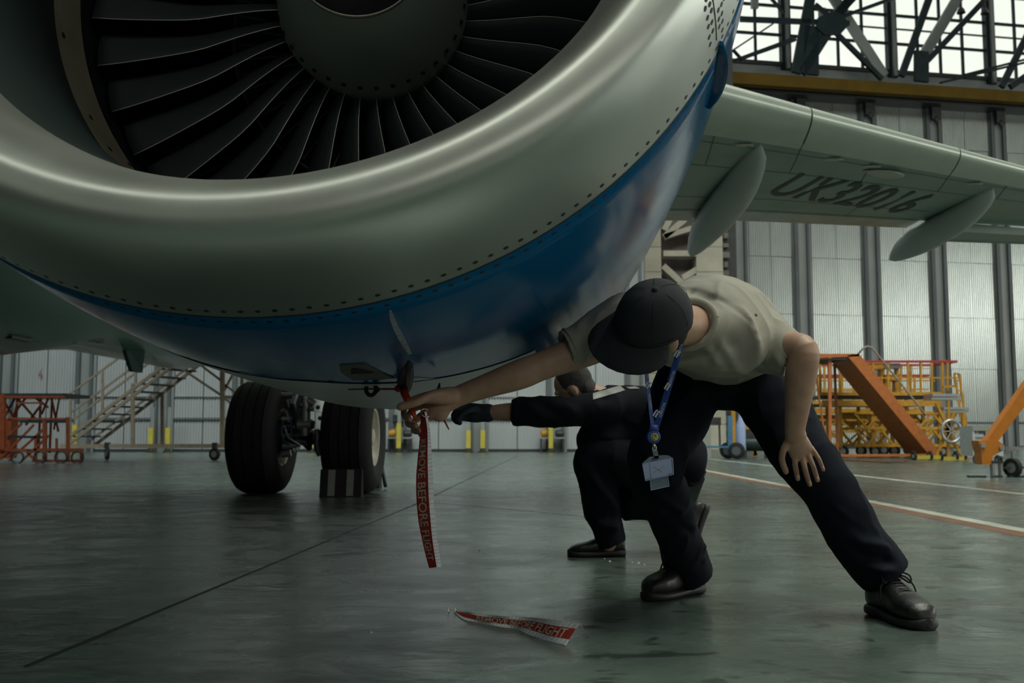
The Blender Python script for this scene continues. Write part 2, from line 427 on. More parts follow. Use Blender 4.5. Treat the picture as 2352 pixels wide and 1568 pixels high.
# ---- right wall: glazed upper storey, crane beam, cladding below; runs back to the right
R0 = P(1676, 1000, 43.6); R0.z = 0
RD = V((cos(radians(10.5)), sin(radians(10.5)), 0)); RN = V((RD.y, -RD.x, 0))
def RW(px, py, off=0.0):                            # pixel ray against the right wall plane (off = towards the hall)
    d = ray(px, py); o = V((0, 0, CAMH)); p0 = R0 + RN * off
    k = (p0 - o).dot(RN) / d.dot(RN); return o + d * k
def rs(p): return (p - R0).dot(RD)                   # distance along the wall
wall_right = sroot('wall_right', R0)
cen = [rs(RW(x, 800)) for x in (1701, 1846, 2006, 2160, 2310)]
sp = (cen[-1] - cen[0]) / 4
cen = cen + [cen[-1] + sp * i for i in range(1, 7)]
rcw = 44 / FP * 45
zb = RW(1676, 205).z                                 # ledge height
clad_wall(wall_right, R0, RD, cen, .05, (1.12, 2.35, 2.3, 2.5, 2.6, 2.6, zb - 13.6), rcw, 'sheet_right', 2)
k = MB(); c_ = R0 + RD * 18 - RN * .2 + V((0, 0, zb / 2)); k.obox(c_, RD * 20, RN * .1, V((0, 0, zb / 2))); k.build('backing', 'column_dark', wall_right)
for c in cen:
    column(wall_right, R0 + RD * c, RN, RD, zb, rcw)
    k = MB(); p = R0 + RD * c + V((0, 0, zb - .55)) + RN * .30
    k.obox(p, RD * .22, RN * .10, V((0, 0, .35))); k.ell(p + V((0, 0, -.35)) + RN * .05, RD * .12, RN * .12, V((0, 0, .18)), 10, 6)
    k.build('bracket', 'dark_steel', wall_right)
for a, b in zip(cen[:-1], cen[1:]):
    k = MB(); k.obox(R0 + RD * (a + b) / 2 + RN * .10 + V((0, 0, 1.13)), RD * ((b - a - rcw) / 2), RN * .04, V((0, 0, .035))); k.build('rail', 'column_dark', wall_right)
    k = MB(); k.obox(R0 + RD * (a + b) / 2 + RN * .08 + V((0, 0, .05)), RD * ((b - a - rcw) / 2), RN * .03, V((0, 0, .05))); k.build('kick_plate', 'dark_steel', wall_right)
# ledge girders above the cladding
L0, L1 = rs(RW(1500, 200)), rs(RW(2352, 220)) + 14
def wallbar(name, s0, s1, z0, z1, d0, d1, m, parent):
    k = MB(); k.obox(R0 + RD * (s0 + s1) / 2 + RN * (d0 + d1) / 2 + V((0, 0, (z0 + z1) / 2)), RD * (s1 - s0) / 2, RN * (d1 - d0) / 2, V((0, 0, (z1 - z0) / 2)))
    return k.build(name, m, parent)
zt, zy1, zy0 = RW(1664, 138).z, RW(1664, 163, 1.6).z, RW(1664, 189, 1.6).z
wallbar('ledge_girder', L0, L1, zb - .02, zb + .35, -.1, 1.2, 'truss_steel', wall_right)
wallbar('ledge_girder', L0, L1, zb + .42, zy0 - .05, -.1, .9, 'dark_steel', wall_right)
wallbar('crane_beam', L0, L1, zy0, zy1, 1.2, 1.6, 'crane_yellow', wall_right)
wallbar('sill_wall', L0, L1, zy0, zt, -.15, .05, 'column_grey', wall_right)
# glazing: columns, mullions, panes
win = sroot('window_1', R0 + V((0, 0, zt)))
cpx = [1506, 1801, 2044, 2269]
cs = [rs(RW(x, 80)) for x in cpx]; d_ = (cs[-1] - cs[1]) / 2
cs = [cs[1] - d_ * 2, cs[1] - d_] + cs[1:] + [cs[-1] + d_ * i for i in (1, 2)]
ztop = zt + 7.95
rows = [zt]; 
for h in (1.32, .70, .63, 1.32, .70, .63, 1.32, .70, .63): rows.append(rows[-1] + h)
panes_me = {}
for i, c in enumerate(cs):
    wallbar('window_post', c - .22, c + .22, zt - .3, ztop, -.10, .22, 'truss_steel', win)
    wallbar('post_flange', c - .07, c + .07, zt - .3, ztop, .22, .40, 'column_grey', win)
for a, b in zip(cs[:-1], cs[1:]):
    n = 4; wv = (b - a - .44) / n
    for k_ in range(n):
        x0 = a + .22 + wv * k_
        if k_: wallbar('mullion', x0 - .05, x0 + .05, zt, ztop, -.06, .06, 'truss_steel', win)
        for r in range(len(rows) - 1):
            wallbar('pane', x0 + .05, x0 + wv - .05, rows[r] + .04, rows[r + 1] - .04, -.015, .0, 'window_glass', win)
    for r, z in enumerate(rows[1:]):
        t = .022 if r % 3 == 1 else .055
        wallbar('transom', a + .22, b - .22, z - t, z + t, -.05, .07, 'truss_steel', win)
    wallbar('sill', a + .22, b - .22, zt - .12, zt + .05, -.06, .16, 'dark_steel', win)
# roof truss standing in front of the glazing
tr = sroot('trim_1', R0 + RN * 1.8 + V((0, 0, zy1)))
TO = 1.7
def tbar(a, b, wpx, name='brace', m='truss_steel', off=TO):
    if b[1] < 0 and name == 'brace': f_ = (-230 - a[1]) / (b[1] - a[1]); b = (a[0] + (b[0] - a[0]) * f_, -230)
    p, q = RW(*a, off), RW(*b, off); k = MB(); k.bar(p, q, wpx / FP * 45, .16, up=RN); return k.build(name, m, tr)
tbar((1862, 172), (1862, 60), 36, 'post'); tbar((2116, 188), (2116, 118), 34, 'post')
tbar((1828, 168), (1862, -10), 22); tbar((1842, 168), (1968, -30), 20)
tbar((1858, 100), (1990, -40), 20); tbar((1890, 45), (2026, 182), 10); tbar((1905, -20), (2030, 175), 24, 'brace', 'column_grey', 1.2)
tbar((1872, 10), (1935, 62), 8); tbar((1700, 44), (1950, 54), 11, 'tie'); tbar((1930, 40), (2062, -8), 7)
tbar((2070, 175), (2140, -20), 15); tbar((2120, 130), (2215, -30), 24, 'brace', 'column_grey', 1.2); tbar((2130, 140), (2290, -30), 12)
tbar((2300, 200), (2370, 60), 14); tbar((2320, 200), (2420, 130), 14); tbar((1676, 142), (1830, 85), 4, 'tie'); tbar((1700, 137), (1828, 92), 4, 'tie')
tbar((2215, 172), (2420, 120), 4, 'tie'); tbar((2160, 190), (2420, 128), 4, 'tie'); tbar((1684, 115), (1775, 55), 3, 'tie'); tbar((1684, 115), (1705, 138), 4, 'tie')
tbar((1770, -5), (1800, 30), 4, 'tie')
tbar((1500, -252), (2600, -196), 24, 'top_chord')
k = MB(); c_ = RW(1900, 56, TO + .1)
u_, v_ = RD, V((0, 0, 1)); q = 1 / FP * 45
pts = [(-22, -14), (10, -30), (38, -26), (52, -2), (30, 22), (-6, 26), (-28, 10)]
k.loft([[c_ + RN * d + u_ * x * q - v_ * y * q for x, y in pts] for d in (-.05, .05)]); k.build('gusset_plate', 'truss_steel', tr)
k = MB(); k.obox(RW(1733, 8, .3), RD * .15, RN * .1, V((0, 0, .22))); k.build('junction_box', 'column_grey', win)
k = MB(); k.obox(RW(1888, 30, .3), RD * .14, RN * .1, V((0, 0, .22))); k.build('junction_box', 'column_grey', win)
for i, (x, y) in enumerate(((2207, 20), (2262, 22))):
    p = RW(x, y, 2.2); r_ = root('pendant_lamp', p, ('grey bell shaped pendant lamp hanging clear against a bright window pane', 'grey bell shaped pendant lamp hanging beside a steel window post')[i], 'lamp', 'pendant lamps by the high windows')
    k = MB(); k.rev([(-.20, .19), (-.19, .185), (-.05, .15), (.04, .08), (.10, .05)], p, (0, 0, 1), 16); k.build('lamp_shade', 'dark_steel', r_, True)
    k = MB(); k.rev([(.10, .06), (.22, .055), (.24, .02), (2.2, .015)], p, (0, 0, 1), 10); k.build('lamp_holder', 'dark_steel', r_, True)
# ---- concrete pillar between the two walls
pil = sroot('trim_2', P(1570, 1000, 40)); PY = 40.0
def pillar_box(name, x0, x1, y0, y1, dpt, m='concrete', off=0.):
    a = P(x0, y1, PY); b = P(x1, y0, PY); k = MB(); k.box((a.x, PY + off, max(a.z, 0)), (b.x, PY + off + dpt, b.z)); return k.build(name, m, pil)
ztp = 17.
def leg(x0, x1):
    z = 0; 
    while z < ztp:
        h = 1.0; a = P(x0, 1000, PY).x; b = P(x1, 1000, PY).x
        k = MB(); j = random.uniform(-.012, .012)
        k.box((a, PY + j, z + .01), (b, PY + 1.0 + j, z + h - .01)); k.build('block', 'concrete', pil); z += h
leg(1456, 1524); leg(1606, 1668)
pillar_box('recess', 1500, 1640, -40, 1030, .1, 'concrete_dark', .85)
for y in (580, 760, 905, 420): pillar_box('rung', 1524, 1606, y - 5, y + 8, .5)
def pbar(a, b, wpx): k = MB(); k.bar(P(*a, PY + .25), P(*b, PY + .25), wpx / FP * PY, .4, up=V((0, 1, 0))); k.build('brace', 'concrete', pil)
pbar((1522, 612), (1566, 652), 14); pbar((1606, 616), (1566, 640), 14); pbar((1524, 546), (1572, 505), 14); pbar((1524, 545), (1606, 520), 12)
pbar((1540, 500), (1524, 530), 14); pbar((1522, 780), (1566, 820), 14); pbar((1606, 782), (1566, 812), 14); pbar((1566, 652), (1524, 700), 12); pbar((1566, 652), (1606, 700), 12)
pillar_box('gap_shade_sheet', 1668, 1694, -40, 1030, .1, 'dark_steel', 1.2)  # dark sheet stands in for the shaded gap beside the pillar
for i in range(24):
    y = 500 + i * 22; a = P(1664, y, PY + .6); k = MB(); k.obox(a, (random.uniform(.05, .18), 0, 0), (0, .3, 0), (0, 0, random.uniform(.05, .15))); k.build('broken_edge', 'concrete_dark', pil)
# ---- the rest of the hall, outside the frame
CE = MB()
for x0, x1, y0, y1 in ((-46, 58, -28, -9.5), (-46, 58, -4.5, 12), (-46, -25, 12, 17), (7, 58, 12, 17), (-46, 58, 17, 18), (-46, 2, 18, 23), (38, 58, 18, 23), (-46, 58, 23, 42)): CE.box((x0, y0, 27.6), (x1, y1, 27.9))
struct(CE.build('ceiling', 'ceiling_steel'))
for nm, a, b in (('wall_left', (-46.3, -28, 0), (-46, 36, 27.6)), ('wall_side', (58, -28, 0), (58.3, 52, 27.6)), ('wall_front', (-46, -28.3, 0), (58, -28, 27.6))):
    k = MB(); k.box(a, b); struct(k.build(nm, 'column_dark'))
# ================================================================== AIRLINER
air = root('airliner', (-5.9, 3, 0), 'airliner with silver-lipped blue engine, white wing marked UK32016 and green belly', 'aircraft')
EC = V((-.4265, 3.0258, 1.8806))
def frame(yaw, pt):
    a = V((-sin(yaw) * cos(pt), -cos(yaw) * cos(pt), sin(pt))); u = a.cross(V((0, 0, 1))).normalized(); return a, u, u.cross(a)
FA, FU, FV = frame(-.0165, -.0366)                   # fan axis
NY, NP = .0266, .023                                 # nacelle axis
NC = EC + V((-.0773, 0, -.0489)); NA, NU, NV = frame(NY, NP)
S_SEAM, S_H, R_H, S_T, R_T, S_M, R_M, EX = .7658, 1.0177, .9274, .3958, .7692, -.7202, 1.1423, 2.9887
NSEG = 160
def nring(s, r, n=NSEG, k=.2584):
    _, u, v = frame(NY, NP + k * max(s, 0)); c = NC + NA * s
    return [c + (u * cos(2 * pi * j / n) + v * sin(2 * pi * j / n)) * r for j in range(n)]
def fring(s, r, n=NSEG):
    c = EC + FA * s; return [c + (FU * cos(2 * pi * j / n) + FV * sin(2 * pi * j / n)) * r for j in range(n)]
def mixr(a, b, t): return [lerp(p, q, t) for p, q in zip(a, b)]
def r_out(s):
    if s < S_M: return R_M
    q = (s - S_M) / (S_H - S_M); return R_H + (R_M - R_H) * (1 - min(q, 1) ** EX) ** (1 / EX)
def npt(s, ang, off=0.0):                            # point on the outer cowl; ang in image sense, -pi/2 is the bottom
    r = r_out(s) + off; _, u, v = frame(NY, NP + .2584 * max(s, 0)); return NC + NA * s - (u * cos(ang)) * r + v * sin(ang) * r
BV = []
eng = bpy.data.objects.new('engine', None); COL.objects.link(eng); eng.parent = air; eng.matrix_parent_inverse = world_of(air).inverted(); eng.location = EC
# inlet lip: throat -> highlight -> seam
rings = []
for i in range(8, 19):
    t = pi / 2 * i / 18; rings.append(nring(S_T + (S_H - S_T) * sin(t), R_H - (R_H - R_T) * cos(t)))
for i in range(1, 15):
    t = 1 - (1 - i / 14) ** 1.0; q = cos(pi / 2 * 0); s = S_H - (S_H - S_SEAM) * t ** 2; rings.append(nring(s, r_out(s)))
k = MB(); k.loft(rings, False); lip = k.build('inlet_lip', 'lip_metal', eng, True)
# inside of the inlet
def inner(s0, s1, r0, r1, n=8):
    out = []
    for i in range(n + 1):
        s = lerp(s0, s1, i / n); t = max(0, min(1, (S_T - s) / S_T)); out.append(mixr(nring(s, lerp(r0, r1, i / n)), fring(s, lerp(r0, r1, i / n)), t))
    return out
k = MB(); k.loft([nring(S_T + (S_H - S_T) * sin(pi / 36 * i), R_H - (R_H - R_T) * cos(pi / 36 * i) + (.0015 if i == 8 else 0)) for i in range(8, 0, -1)] + inner(S_T, .215, R_T, .838), False); k.build('inlet_barrel', 'barrel_grey', eng, True)
k = MB(); k.loft(inner(.215, .03, .842, .872, 4), False); k.build('acoustic_ring', 'liner_tan', eng, True)
k = MB(); k.loft([fring(.03, .876), fring(-.02, .885), fring(-.5, .88), fring(-1.0, .84)], False); k.build('fan_case', 'dark_paint', eng, True)
k = MB()
for a, s in ((177, .10), (190, .17), (207, .16), (214, .15), (216, .06), (222, .07), (168, .06)):
    t = radians(a); f = (S_T - s) / S_T; r = lerp(.872, .842, (s - .03) / .185) - .002
    cN = NC + NA * s; cF = EC + FA * s; c = lerp(cN, cF, f); d = -FU * cos(t) + FV * sin(t); d = FU * -cos(t) * -1 + FV * sin(t)
    d = (V((1, 0, 0)) * cos(t) + FV * sin(t)).normalized(); tg = FA.cross(d).normalized()
    p = c + d * r; k.add([p + (FA * cos(x) * .011 + tg * sin(x) * .009) for x in [2 * pi * j / 10 for j in range(10)]], [tuple(range(10))])
stuff(k.build('ring_fastener', 'rivet', eng))
# fan blades
def blade_mesh():
    k = MB(); n = 15; nl = 9; rows_ = []
    for i in range(n):
        h = i / (n - 1); r = lerp(.272, .866, h)
        th = radians(lerp(0, 3.6, min(1, h / .42)) if h < .42 else lerp(3.6, 1.6, (h - .42) / .58)); th = radians(4.6 * sin(pi * min(h / .55, 1) ** 1.2 / 2) - 3.4 * max(0, (h - .42) / .58) ** 1.2)
        sl = lerp(-.045, -.03, h) - .035 * sin(pi * h) * -1
        stg = radians(lerp(12, 57, h ** .8)); ch = lerp(.155, .165, h)
        row = []
        for j in range(nl):
            c = j / (nl - 1); e = .022 * (1 - .4 * h) * sin(pi * c)            # camber
            ax = sl - ch * c * cos(stg) ; tn = ch * c * sin(stg) + e * cos(stg); ax -= e * sin(stg) * -.3
            row.append((r, th, ax, tn))
        rows_.append(row)
    th_ = .0042
    def pt(r, a0, ax, tn, side):
        a = a0 - tn / r                                # trailing edge lies clockwise of the leading edge
        return V((cos(a) * r, sin(a) * r, ax)) , side
    vs, fs = [], []
    for side in (1, -1):
        for row in rows_:
            for j, (r, a0, ax, tn) in enumerate(row):
                c = j / (nl - 1); a = a0 - tn / r; half = th_ * (sin(pi * min(1, c * .9 + .1)) ** .6 if 0 < c < 1 else .12)
                tang = V((-sin(a), cos(a), 0)); vs.append(V((cos(a) * r, sin(a) * r, ax)) + tang * half * side)
    m = n * nl
    for i in range(n - 1):
        for j in range(nl - 1):
            a = i * nl + j; fs.append((a, a + 1, a + nl + 1, a + nl)); b = a + m; fs.append((b, b + nl, b + nl + 1, b + 1))
        a = i * nl; fs.append((a, a + nl, a + nl + m, a + m)); a = i * nl + nl - 1; fs.append((a, a + m, a + nl + m, a + nl))
    for j in range(nl - 1):
        a = (n - 1) * nl + j; fs.append((a, a + 1, a + 1 + m, a + m))
    k.add(vs, fs)
    # bright eroded leading edge strip
    ke = MB()
    ke.tube([V((cos(row[0][1]) * row[0][0], sin(row[0][1]) * row[0][0], row[0][2] + .0008)) for row in rows_], [(.0016, .0011)] * n, 5, True)
    return k.mesh('fan_blade'), ke.mesh('blade_edge')
bm_, be_ = blade_mesh()
base = Matrix((( -FU.x, FV.x, FA.x, EC.x), (-FU.y, FV.y, FA.y, EC.y), (-FU.z, FV.z, FA.z, EC.z), (0, 0, 0, 1)))
for i in range(36):
    mw = base @ Matrix.Rotation(radians(10 * i + 1.6), 4, 'Z')
    o = obj('fan_blade', bm_, 'fan_blade', None, True); o.parent = eng; o.matrix_parent_inverse = world_of(eng).inverted(); o.location, q_, _ = mw.decompose(); o.rotation_euler = q_.to_euler()
ke = MB()
for i in range(36):
    mw = base @ Matrix.Rotation(radians(10 * i + 1.6), 4, 'Z')
    ke.add([mw @ v.co for v in be_.vertices], [tuple(p.vertices) for p in be_.polygons])
stuff(ke.build('blade_leading_edges', 'blade_edge', eng, True))
# spinner: rear cone with an open front, bolts round the rim
SS, RS, SF, RF = .004, .2911, .3589, .1804
prof = [(-.20, .272), (-.06, .285), (-.012, RS), (SS, RS - .001), (.06, .280), (.13, .2635), (.22, .238), (.30, .2065), (SF - .006, RF + .003)]
k = MB(); k.rev(prof, EC, FA, 96); k.build('spinner', 'spinner_paint', eng, True)
k = MB(); k.rev([(SF - .007, RF + .0036), (SF, RF + .001), (SF + .001, RF - .003), (SF - .010, RF - .005)], EC, FA, 96); k.build('spinner_rim', 'spinner_rim', eng, True)
k = MB(); k.rev([(SF - .009, RF - .004), (SF - .06, RF - .012), (SF - .12, RF - .015), (SF - .121, .0005)], EC, FA, 64); k.build('spinner_well', 'black', eng, True)
k = MB(); p = EC + FA * (SF - .12)
k.rev([(.003, .008), (.02, .008), (.022, .001)], p - FV * .045, FA, 12); k.obox(p - FV * .062 + FA * .008, FU * .008, FV * .010, FA * .006); k.build('balance_fitting', 'brake_metal', eng)
k = MB(); k.rev([(.0, .0075), (.0035, .0075), (.0036, .005), (-.006, .0048), (-.006, .0001)], (0, 0, 0), (0, 0, 1), 12); bolt = k.mesh('spinner_bolt')
for i in range(36):
    t = radians(10 * i + 4); d = -FU * cos(t) + FV * sin(t); s = .052; nrm = (d * .966 + FA * .26).normalized()
    o = obj('spinner_bolt', bolt, 'rivet', eng); o.location = EC + FA * s + d * .2822; o.rotation_euler = nrm.to_track_quat('Z', 'Y').to_euler()
# behind the fan: core splitter ring and guide vanes
k = MB(); k.rev([(-.40, .50), (-.33, .515), (-.32, .508), (-.33, .50), (-.8, .44)], EC, FA, 96); k.build('core_splitter', 'alu', eng, True)
k = MB()
for i in range(60):
    t = radians(6 * i); d = -FU * cos(t) + FV * sin(t); tg = FA.cross(d)
    p0, p1 = EC + FA * -.36 + d * .29, EC + FA * -.36 + d * .49; a_ = FA * .05 + tg * .025
    k.add([p0 + a_, p0 - a_, p1 - a_, p1 + a_, p0 + a_ + tg * .006, p0 - a_ + tg * .006, p1 - a_ + tg * .006, p1 + a_ + tg * .006], [(0, 1, 2, 3), (7, 6, 5, 4), (0, 4, 5, 1), (3, 2, 6, 7), (0, 3, 7, 4), (1, 5, 6, 2)])
stuff(k.build('core_inlet_vanes', 'alu', eng))
k = MB()
for i in range(40):
    t = radians(9 * i + 3); d = -FU * cos(t) + FV * sin(t); tg = FA.cross(d)
    p0, p1 = EC + FA * -.62 + d * .50, EC + FA * -.62 + d * .87; a_ = FA * .10 + tg * .03
    k.add([p0 + a_, p0 - a_, p1 - a_, p1 + a_, p0 + a_ + tg * .01, p0 - a_ + tg * .01, p1 - a_ + tg * .01, p1 + a_ + tg * .01], [(0, 1, 2, 3), (7, 6, 5, 4), (0, 4, 5, 1), (3, 2, 6, 7), (0, 3, 7, 4), (1, 5, 6, 2)])
stuff(k.build('outlet_guide_vanes', 'fan_blade', eng))
k = MB(); k.rev([(-.75, .88), (-.76, .0005)], EC, FA, 48); k.build('fan_duct_shade', 'black', eng)  # black disc put in for the shade deep inside the duct
k = MB(); k.rev([(-.74, .29), (-.18, .27)], EC, FA, 48); k.build('hub_drum', 'dark_paint', eng)
# outer cowl: blue fan cowl, pale rear cowl
k = MB(); n = 26; SB = -1.02
k.loft([nring(S_SEAM - .004 + .0, r_out(S_SEAM) - .004)] + [nring(lerp(S_SEAM - .004, SB, (i / n) ** 1.0), r_out(lerp(S_SEAM - .004, SB, i / n))) for i in range(n + 1)], False)
k.build('fan_cowl', 'blue_paint', eng, True)
def r_aft(s): t = max(0, min(1, (SB - s) / 2.2)); return lerp(R_M, .78, t ** 1.9)
k = MB(); k.loft([nring(lerp(SB - .006, -3.2, i / 14), r_aft(lerp(SB - .006, -3.2, i / 14)) - .002) for i in range(15)] + [nring(-3.2, .7), nring(-2.9, .6), nring(-2.9, .05)], False)
k.build('rear_cowl', 'white_paint', eng, True)
# dark livery lettering fragments on the pale rear cowl
def cowl_patch(k, pts, rf, off=.004):
    k.add([NC + NA * s + (-NU * cos(radians(a)) + NV * sin(radians(a))) * (rf(s) + off) for s, a in pts], [tuple(range(len(pts)))])
def cowl_band(k, s0, s1, a0, a1, rf, off=.003, n=10, slant=0.):
    vs, fs = [], []
    for i in range(n + 1):
        a = radians(lerp(a0, a1, i / n)); d = -NU * cos(a) + NV * sin(a)
        for s in (s0, s1):
            s_ = s + slant * i / n; vs.append(NC + NA * s_ + d * (rf(s_) + off))
        if i: fs.append((2 * i - 2, 2 * i - 1, 2 * i + 1, 2 * i))
    k.add(vs, fs)
k = MB(); vs, fs = [], []; na, ns = 36, 14
for i in range(na + 1):
    a = lerp(246, 300, i / na); s0 = .185 if a < 268 else lerp(.185, -.30, ((a - 268) / 32) ** 1.2); ra = radians(a)
    for j in range(ns + 1):
        s_ = lerp(s0, SB + .004, j / ns); r_ = nring(s_, r_out(s_) + .0025, 1)[0]; _, u, v = frame(NY, NP + .2584 * max(s_, 0)); vs.append(NC + NA * s_ + (-u * cos(ra) + v * sin(ra)) * (r_out(s_) + .0025))
        if i and j: b_ = i * (ns + 1) + j; fs.append((b_ - 1, b_, b_ - ns - 1, b_ - ns - 2))
k.add(vs, fs); k.build('lower_panel', 'white_paint', eng, True)
k = MB()
for s0, s1, a0, a1, sl in ((-1.1, -1.5, 196, 222, 0), (-1.2, -1.75, 228, 238, -.1), (-1.3, -2.2, 240, 244, -.2), (-1.9, -2.1, 246, 250, 0)): cowl_band(k, s0, s1, a0, a1, r_aft, .004, 10, sl)
k.build('cowl_lettering', 'blue_paint', eng)
k = MB(); cowl_band(k, SB + .01, SB - .02, 180, 360, lambda s: R_M, .002, 60); cowl_band(k, -1.05, -3.0, 262.6, 263.4, r_aft, .003, 2)
k.build('cowl_joint', 'dark_paint', eng)
# rivets either side of the seam
k = MB()
def rivet(s, ang, r=.0058):
    c = npt(s, ang, .0006); e = 1e-3; t1 = (npt(s, ang + e) - npt(s, ang - e)).normalized(); t2 = (npt(s + e, ang) - npt(s - e, ang)).normalized()
    k.add([c + t1 * r * cos(x) + t2 * r * sin(x) for x in [2 * pi * j / 8 for j in range(8)]], [tuple(range(8))])
for i in range(200):
    a = 2 * pi * i / 200; rivet(S_SEAM + .028, a); rivet(S_SEAM - .024, a + .006)
RIV = [(1657, 10), (1650, 23), (1658, 31), (1651, 44), (1659, 49), (1652, 61), (1659, 69), (1630, 10), (1620, 20), (1634, 24), (1625, 41), (1635, 51), (1627, 61), (1637, 71), (1629, 85), (1631, 102), (1663, -4), (1622, -2), (1638, -8)]
SEAMK = k
k = MB(); cowl_s = lambda s: r_out(s)
vs, fs = [], []
for i in range(NSEG + 1):
    a = 2 * pi * i / NSEG
    vs += [npt(S_SEAM + .002, a, .0008), npt(S_SEAM - .002, a, .0008)]
    if i: fs.append((2 * i - 2, 2 * i - 1, 2 * i + 1, 2 * i))
k.add(vs, fs); k.build('seam_gap', 'rivet', eng)
# white sealant streak, cowl split line, vent plate, drain mast under the belly of the cowl
ab = -pi / 2
COWLS = [lip, bpy.data.objects['fan_cowl'], bpy.data.objects['rear_cowl']]
BVS = [BVHTree.FromPolygons([v.co for v in o.data.vertices], [tuple(p.vertices) for p in o.data.polygons]) for o in COWLS]
def cowl_hit(px, py):                                 # where the line of sight meets the outer cowl, with its outward normal
    d = ray(px, py).normalized(); best = None
    for b in BVS:
        h = b.ray_cast(V((0, 0, CAMH)), d)
        if h[0] is not None and (best is None or h[3] < best[2]): best = (h[0], h[1] if h[1].dot(d) < 0 else -h[1], h[3])
    return best
def cowl_px(px, py): h = cowl_hit(px, py); return h[0] if h else P(px, py, 3.2)
k = SEAMK
for px, py in RIV:
    h = cowl_hit(px, py)
    if not h: continue
    n_ = h[1]; t1 = n_.cross(NA).normalized(); t2 = t1.cross(n_); c = h[0] + n_ * .0008
    k.add([c + t1 * .0062 * cos(x) + t2 * .0062 * sin(x) for x in [2 * pi * j / 8 for j in range(8)]], [tuple(range(8))])
stuff(k.build('seam_rivets', 'rivet', eng))
def cowl_strip(pts, w_, name, m):
    k = MB(); hs_ = [cowl_hit(*p) for p in pts]; hs_ = [h for h in hs_ if h]; ps = [h[0] for h in hs_]; rings_ = []
    for i, p in enumerate(ps):
        t = (ps[min(i + 1, len(ps) - 1)] - ps[max(i - 1, 0)]).normalized(); n_ = hs_[i][1]; sd = t.cross(n_).normalized()
        ww = w_[i] if isinstance(w_, (list, tuple)) else w_
        rings_.append([p + sd * ww - n_ * .001, p + sd * ww + n_ * .0015, p - sd * ww + n_ * .0015, p - sd * ww - n_ * .001])
    k.loft(rings_); return k.build(name, m, eng)
cowl_strip([(896, 712), (900, 730), (909, 752), (921, 775), (932, 795), (942, 812)], [.002, .005, .006, .007, .006, .004], 'sealant_streak', 'seal_white')
cowl_strip([(1637, 0), (1641, 30), (1644, 60), (1645, 92)], .0012, 'lip_joint', 'rivet')
cowl_strip([(1060, 868), (1130, 852), (1200, 826), (1290, 770), (1350, 725)], .0015, 'cowl_seam', 'dark_paint')
k = MB(); q_ = [cowl_px(*p) for p in ((779, 837), (838, 834), (905, 866), (812, 871), (782, 852))]
n_ = cowl_hit(840, 852)[1]; k.loft([[p - n_ * .006 for p in q_], [p + n_ * .004 for p in q_]]); k.build('vent_plate', 'vent_olive', eng)
k = MB(); q_ = [cowl_px(*p) for p in ((806, 844), (818, 842), (858, 852), (806, 855))]
k.loft([[p + n_ * .003 for p in q_], [p + n_ * .0052 for p in q_]]); k.build('vent_opening', 'black', eng)
stk = [cowl_hit(*p) for p in ((1652, 98), (1651, 118), (1649, 140), (1646, 162), (1642, 184), (1637, 206), (1631, 226), (1624, 245))]; stk = [h for h in stk if h]; k = MB(); sec = []
for i, h in enumerate(stk):
    t = i / (len(stk) - 1); hh = .003 + .030 * sin(pi * (.06 + .88 * t)) ** .7 * .8; p, n_ = h[0], h[1]
    tg = ((stk[min(i + 1, len(stk) - 1)][0] - stk[max(i - 1, 0)][0]).normalized()).cross(n_).normalized() * .006
    sec.append([p - n_ * .01 + tg, p + n_ * hh * .8 + tg * .7, p + n_ * hh, p + n_ * hh * .8 - tg * .7, p - n_ * .01 - tg])
k.loft(sec); k.build('strake', 'blue_paint', eng, False, 40)
cowl_strip([(758, 874), (800, 887), (850, 902), (905, 920)], .004, 'panel_split', 'rivet')
cowl_strip([(548, 853), (600, 863), (650, 872), (690, 881)], [.006, .03, .03, .012], 'cowl_lettering', 'blue_paint')
cowl_strip([(700, 878), (745, 892), (800, 905)], [.02, .012, .008], 'cowl_lettering', 'blue_paint')
cowl_strip([(925, 866), (950, 870), (985, 872), (1030, 867), (1085, 861)], [.010, .020, .022, .014, .004], 'latch_fairing', 'blue_paint')

k = MB(); k.tube([cowl_px(934, 800) + V((0, .05, .05)), P(930, 872, 2.98), P(928, 886, 2.97)], [(.030, .05), (.024, .045), (.018, .03)], 12); k.build('drain_mast', 'dark_paint', eng, True)
# pylon
k = MB(); k.loft([[NC + V((x, y, z)) for x, z in ((-.18, 1.02 if y < 1 else .6), (.18, 1.02 if y < 1 else .6), (.16, 1.5), (-.16, 1.5))] for y in (.3, .9, 2.2, 4.0, 5.2)]); k.build('pylon', 'white_paint', eng)

# ------------------------------------------------------------------ wing
A0, B0 = P(1660, 207, 7.0), P(2352, 388, 9.2); T0, T1 = P(1700, 506, 10.2), P(2060, 522, 10.6)
def LE(x): t = (x - A0.x) / (B0.x - A0.x); return lerp(A0, B0, t)
def TE(x):
    t = (x - T0.x) / (T1.x - T0.x)
    if t < 0: return V((x, T0.y - .05 * (T0.x - x) * 0 , T0.z - .10 * min(0, 0)))
    return lerp(T0, T1, t)
def yt(t): return .6 * (.2969 * sqrt(max(t, 0)) - .126 * t - .3516 * t * t + .2843 * t ** 3 - .1036 * t ** 4)
def wp(x, t, side, off=0.0):                          # side -1 lower, +1 upper
    a, b = LE(x), TE(x); c = (b - a).length; p = lerp(a, b, t); h = yt(t) * c * (1.05 if side < 0 else 1.0)
    return p + V((0, 0, side * (h + off)))
def section(x, t0, t1, off=0, n=14):
    ts = [lerp(t0, t1, (i / n) ** (1.8 if t0 == 0 else 1)) for i in range(n + 1)]
    lo = [wp(x, t, -1, off) for t in ts]; up = [wp(x, t, 1, off) for t in ts]
    return lo[::-1] + (up[1:] if t0 == 0 else up)
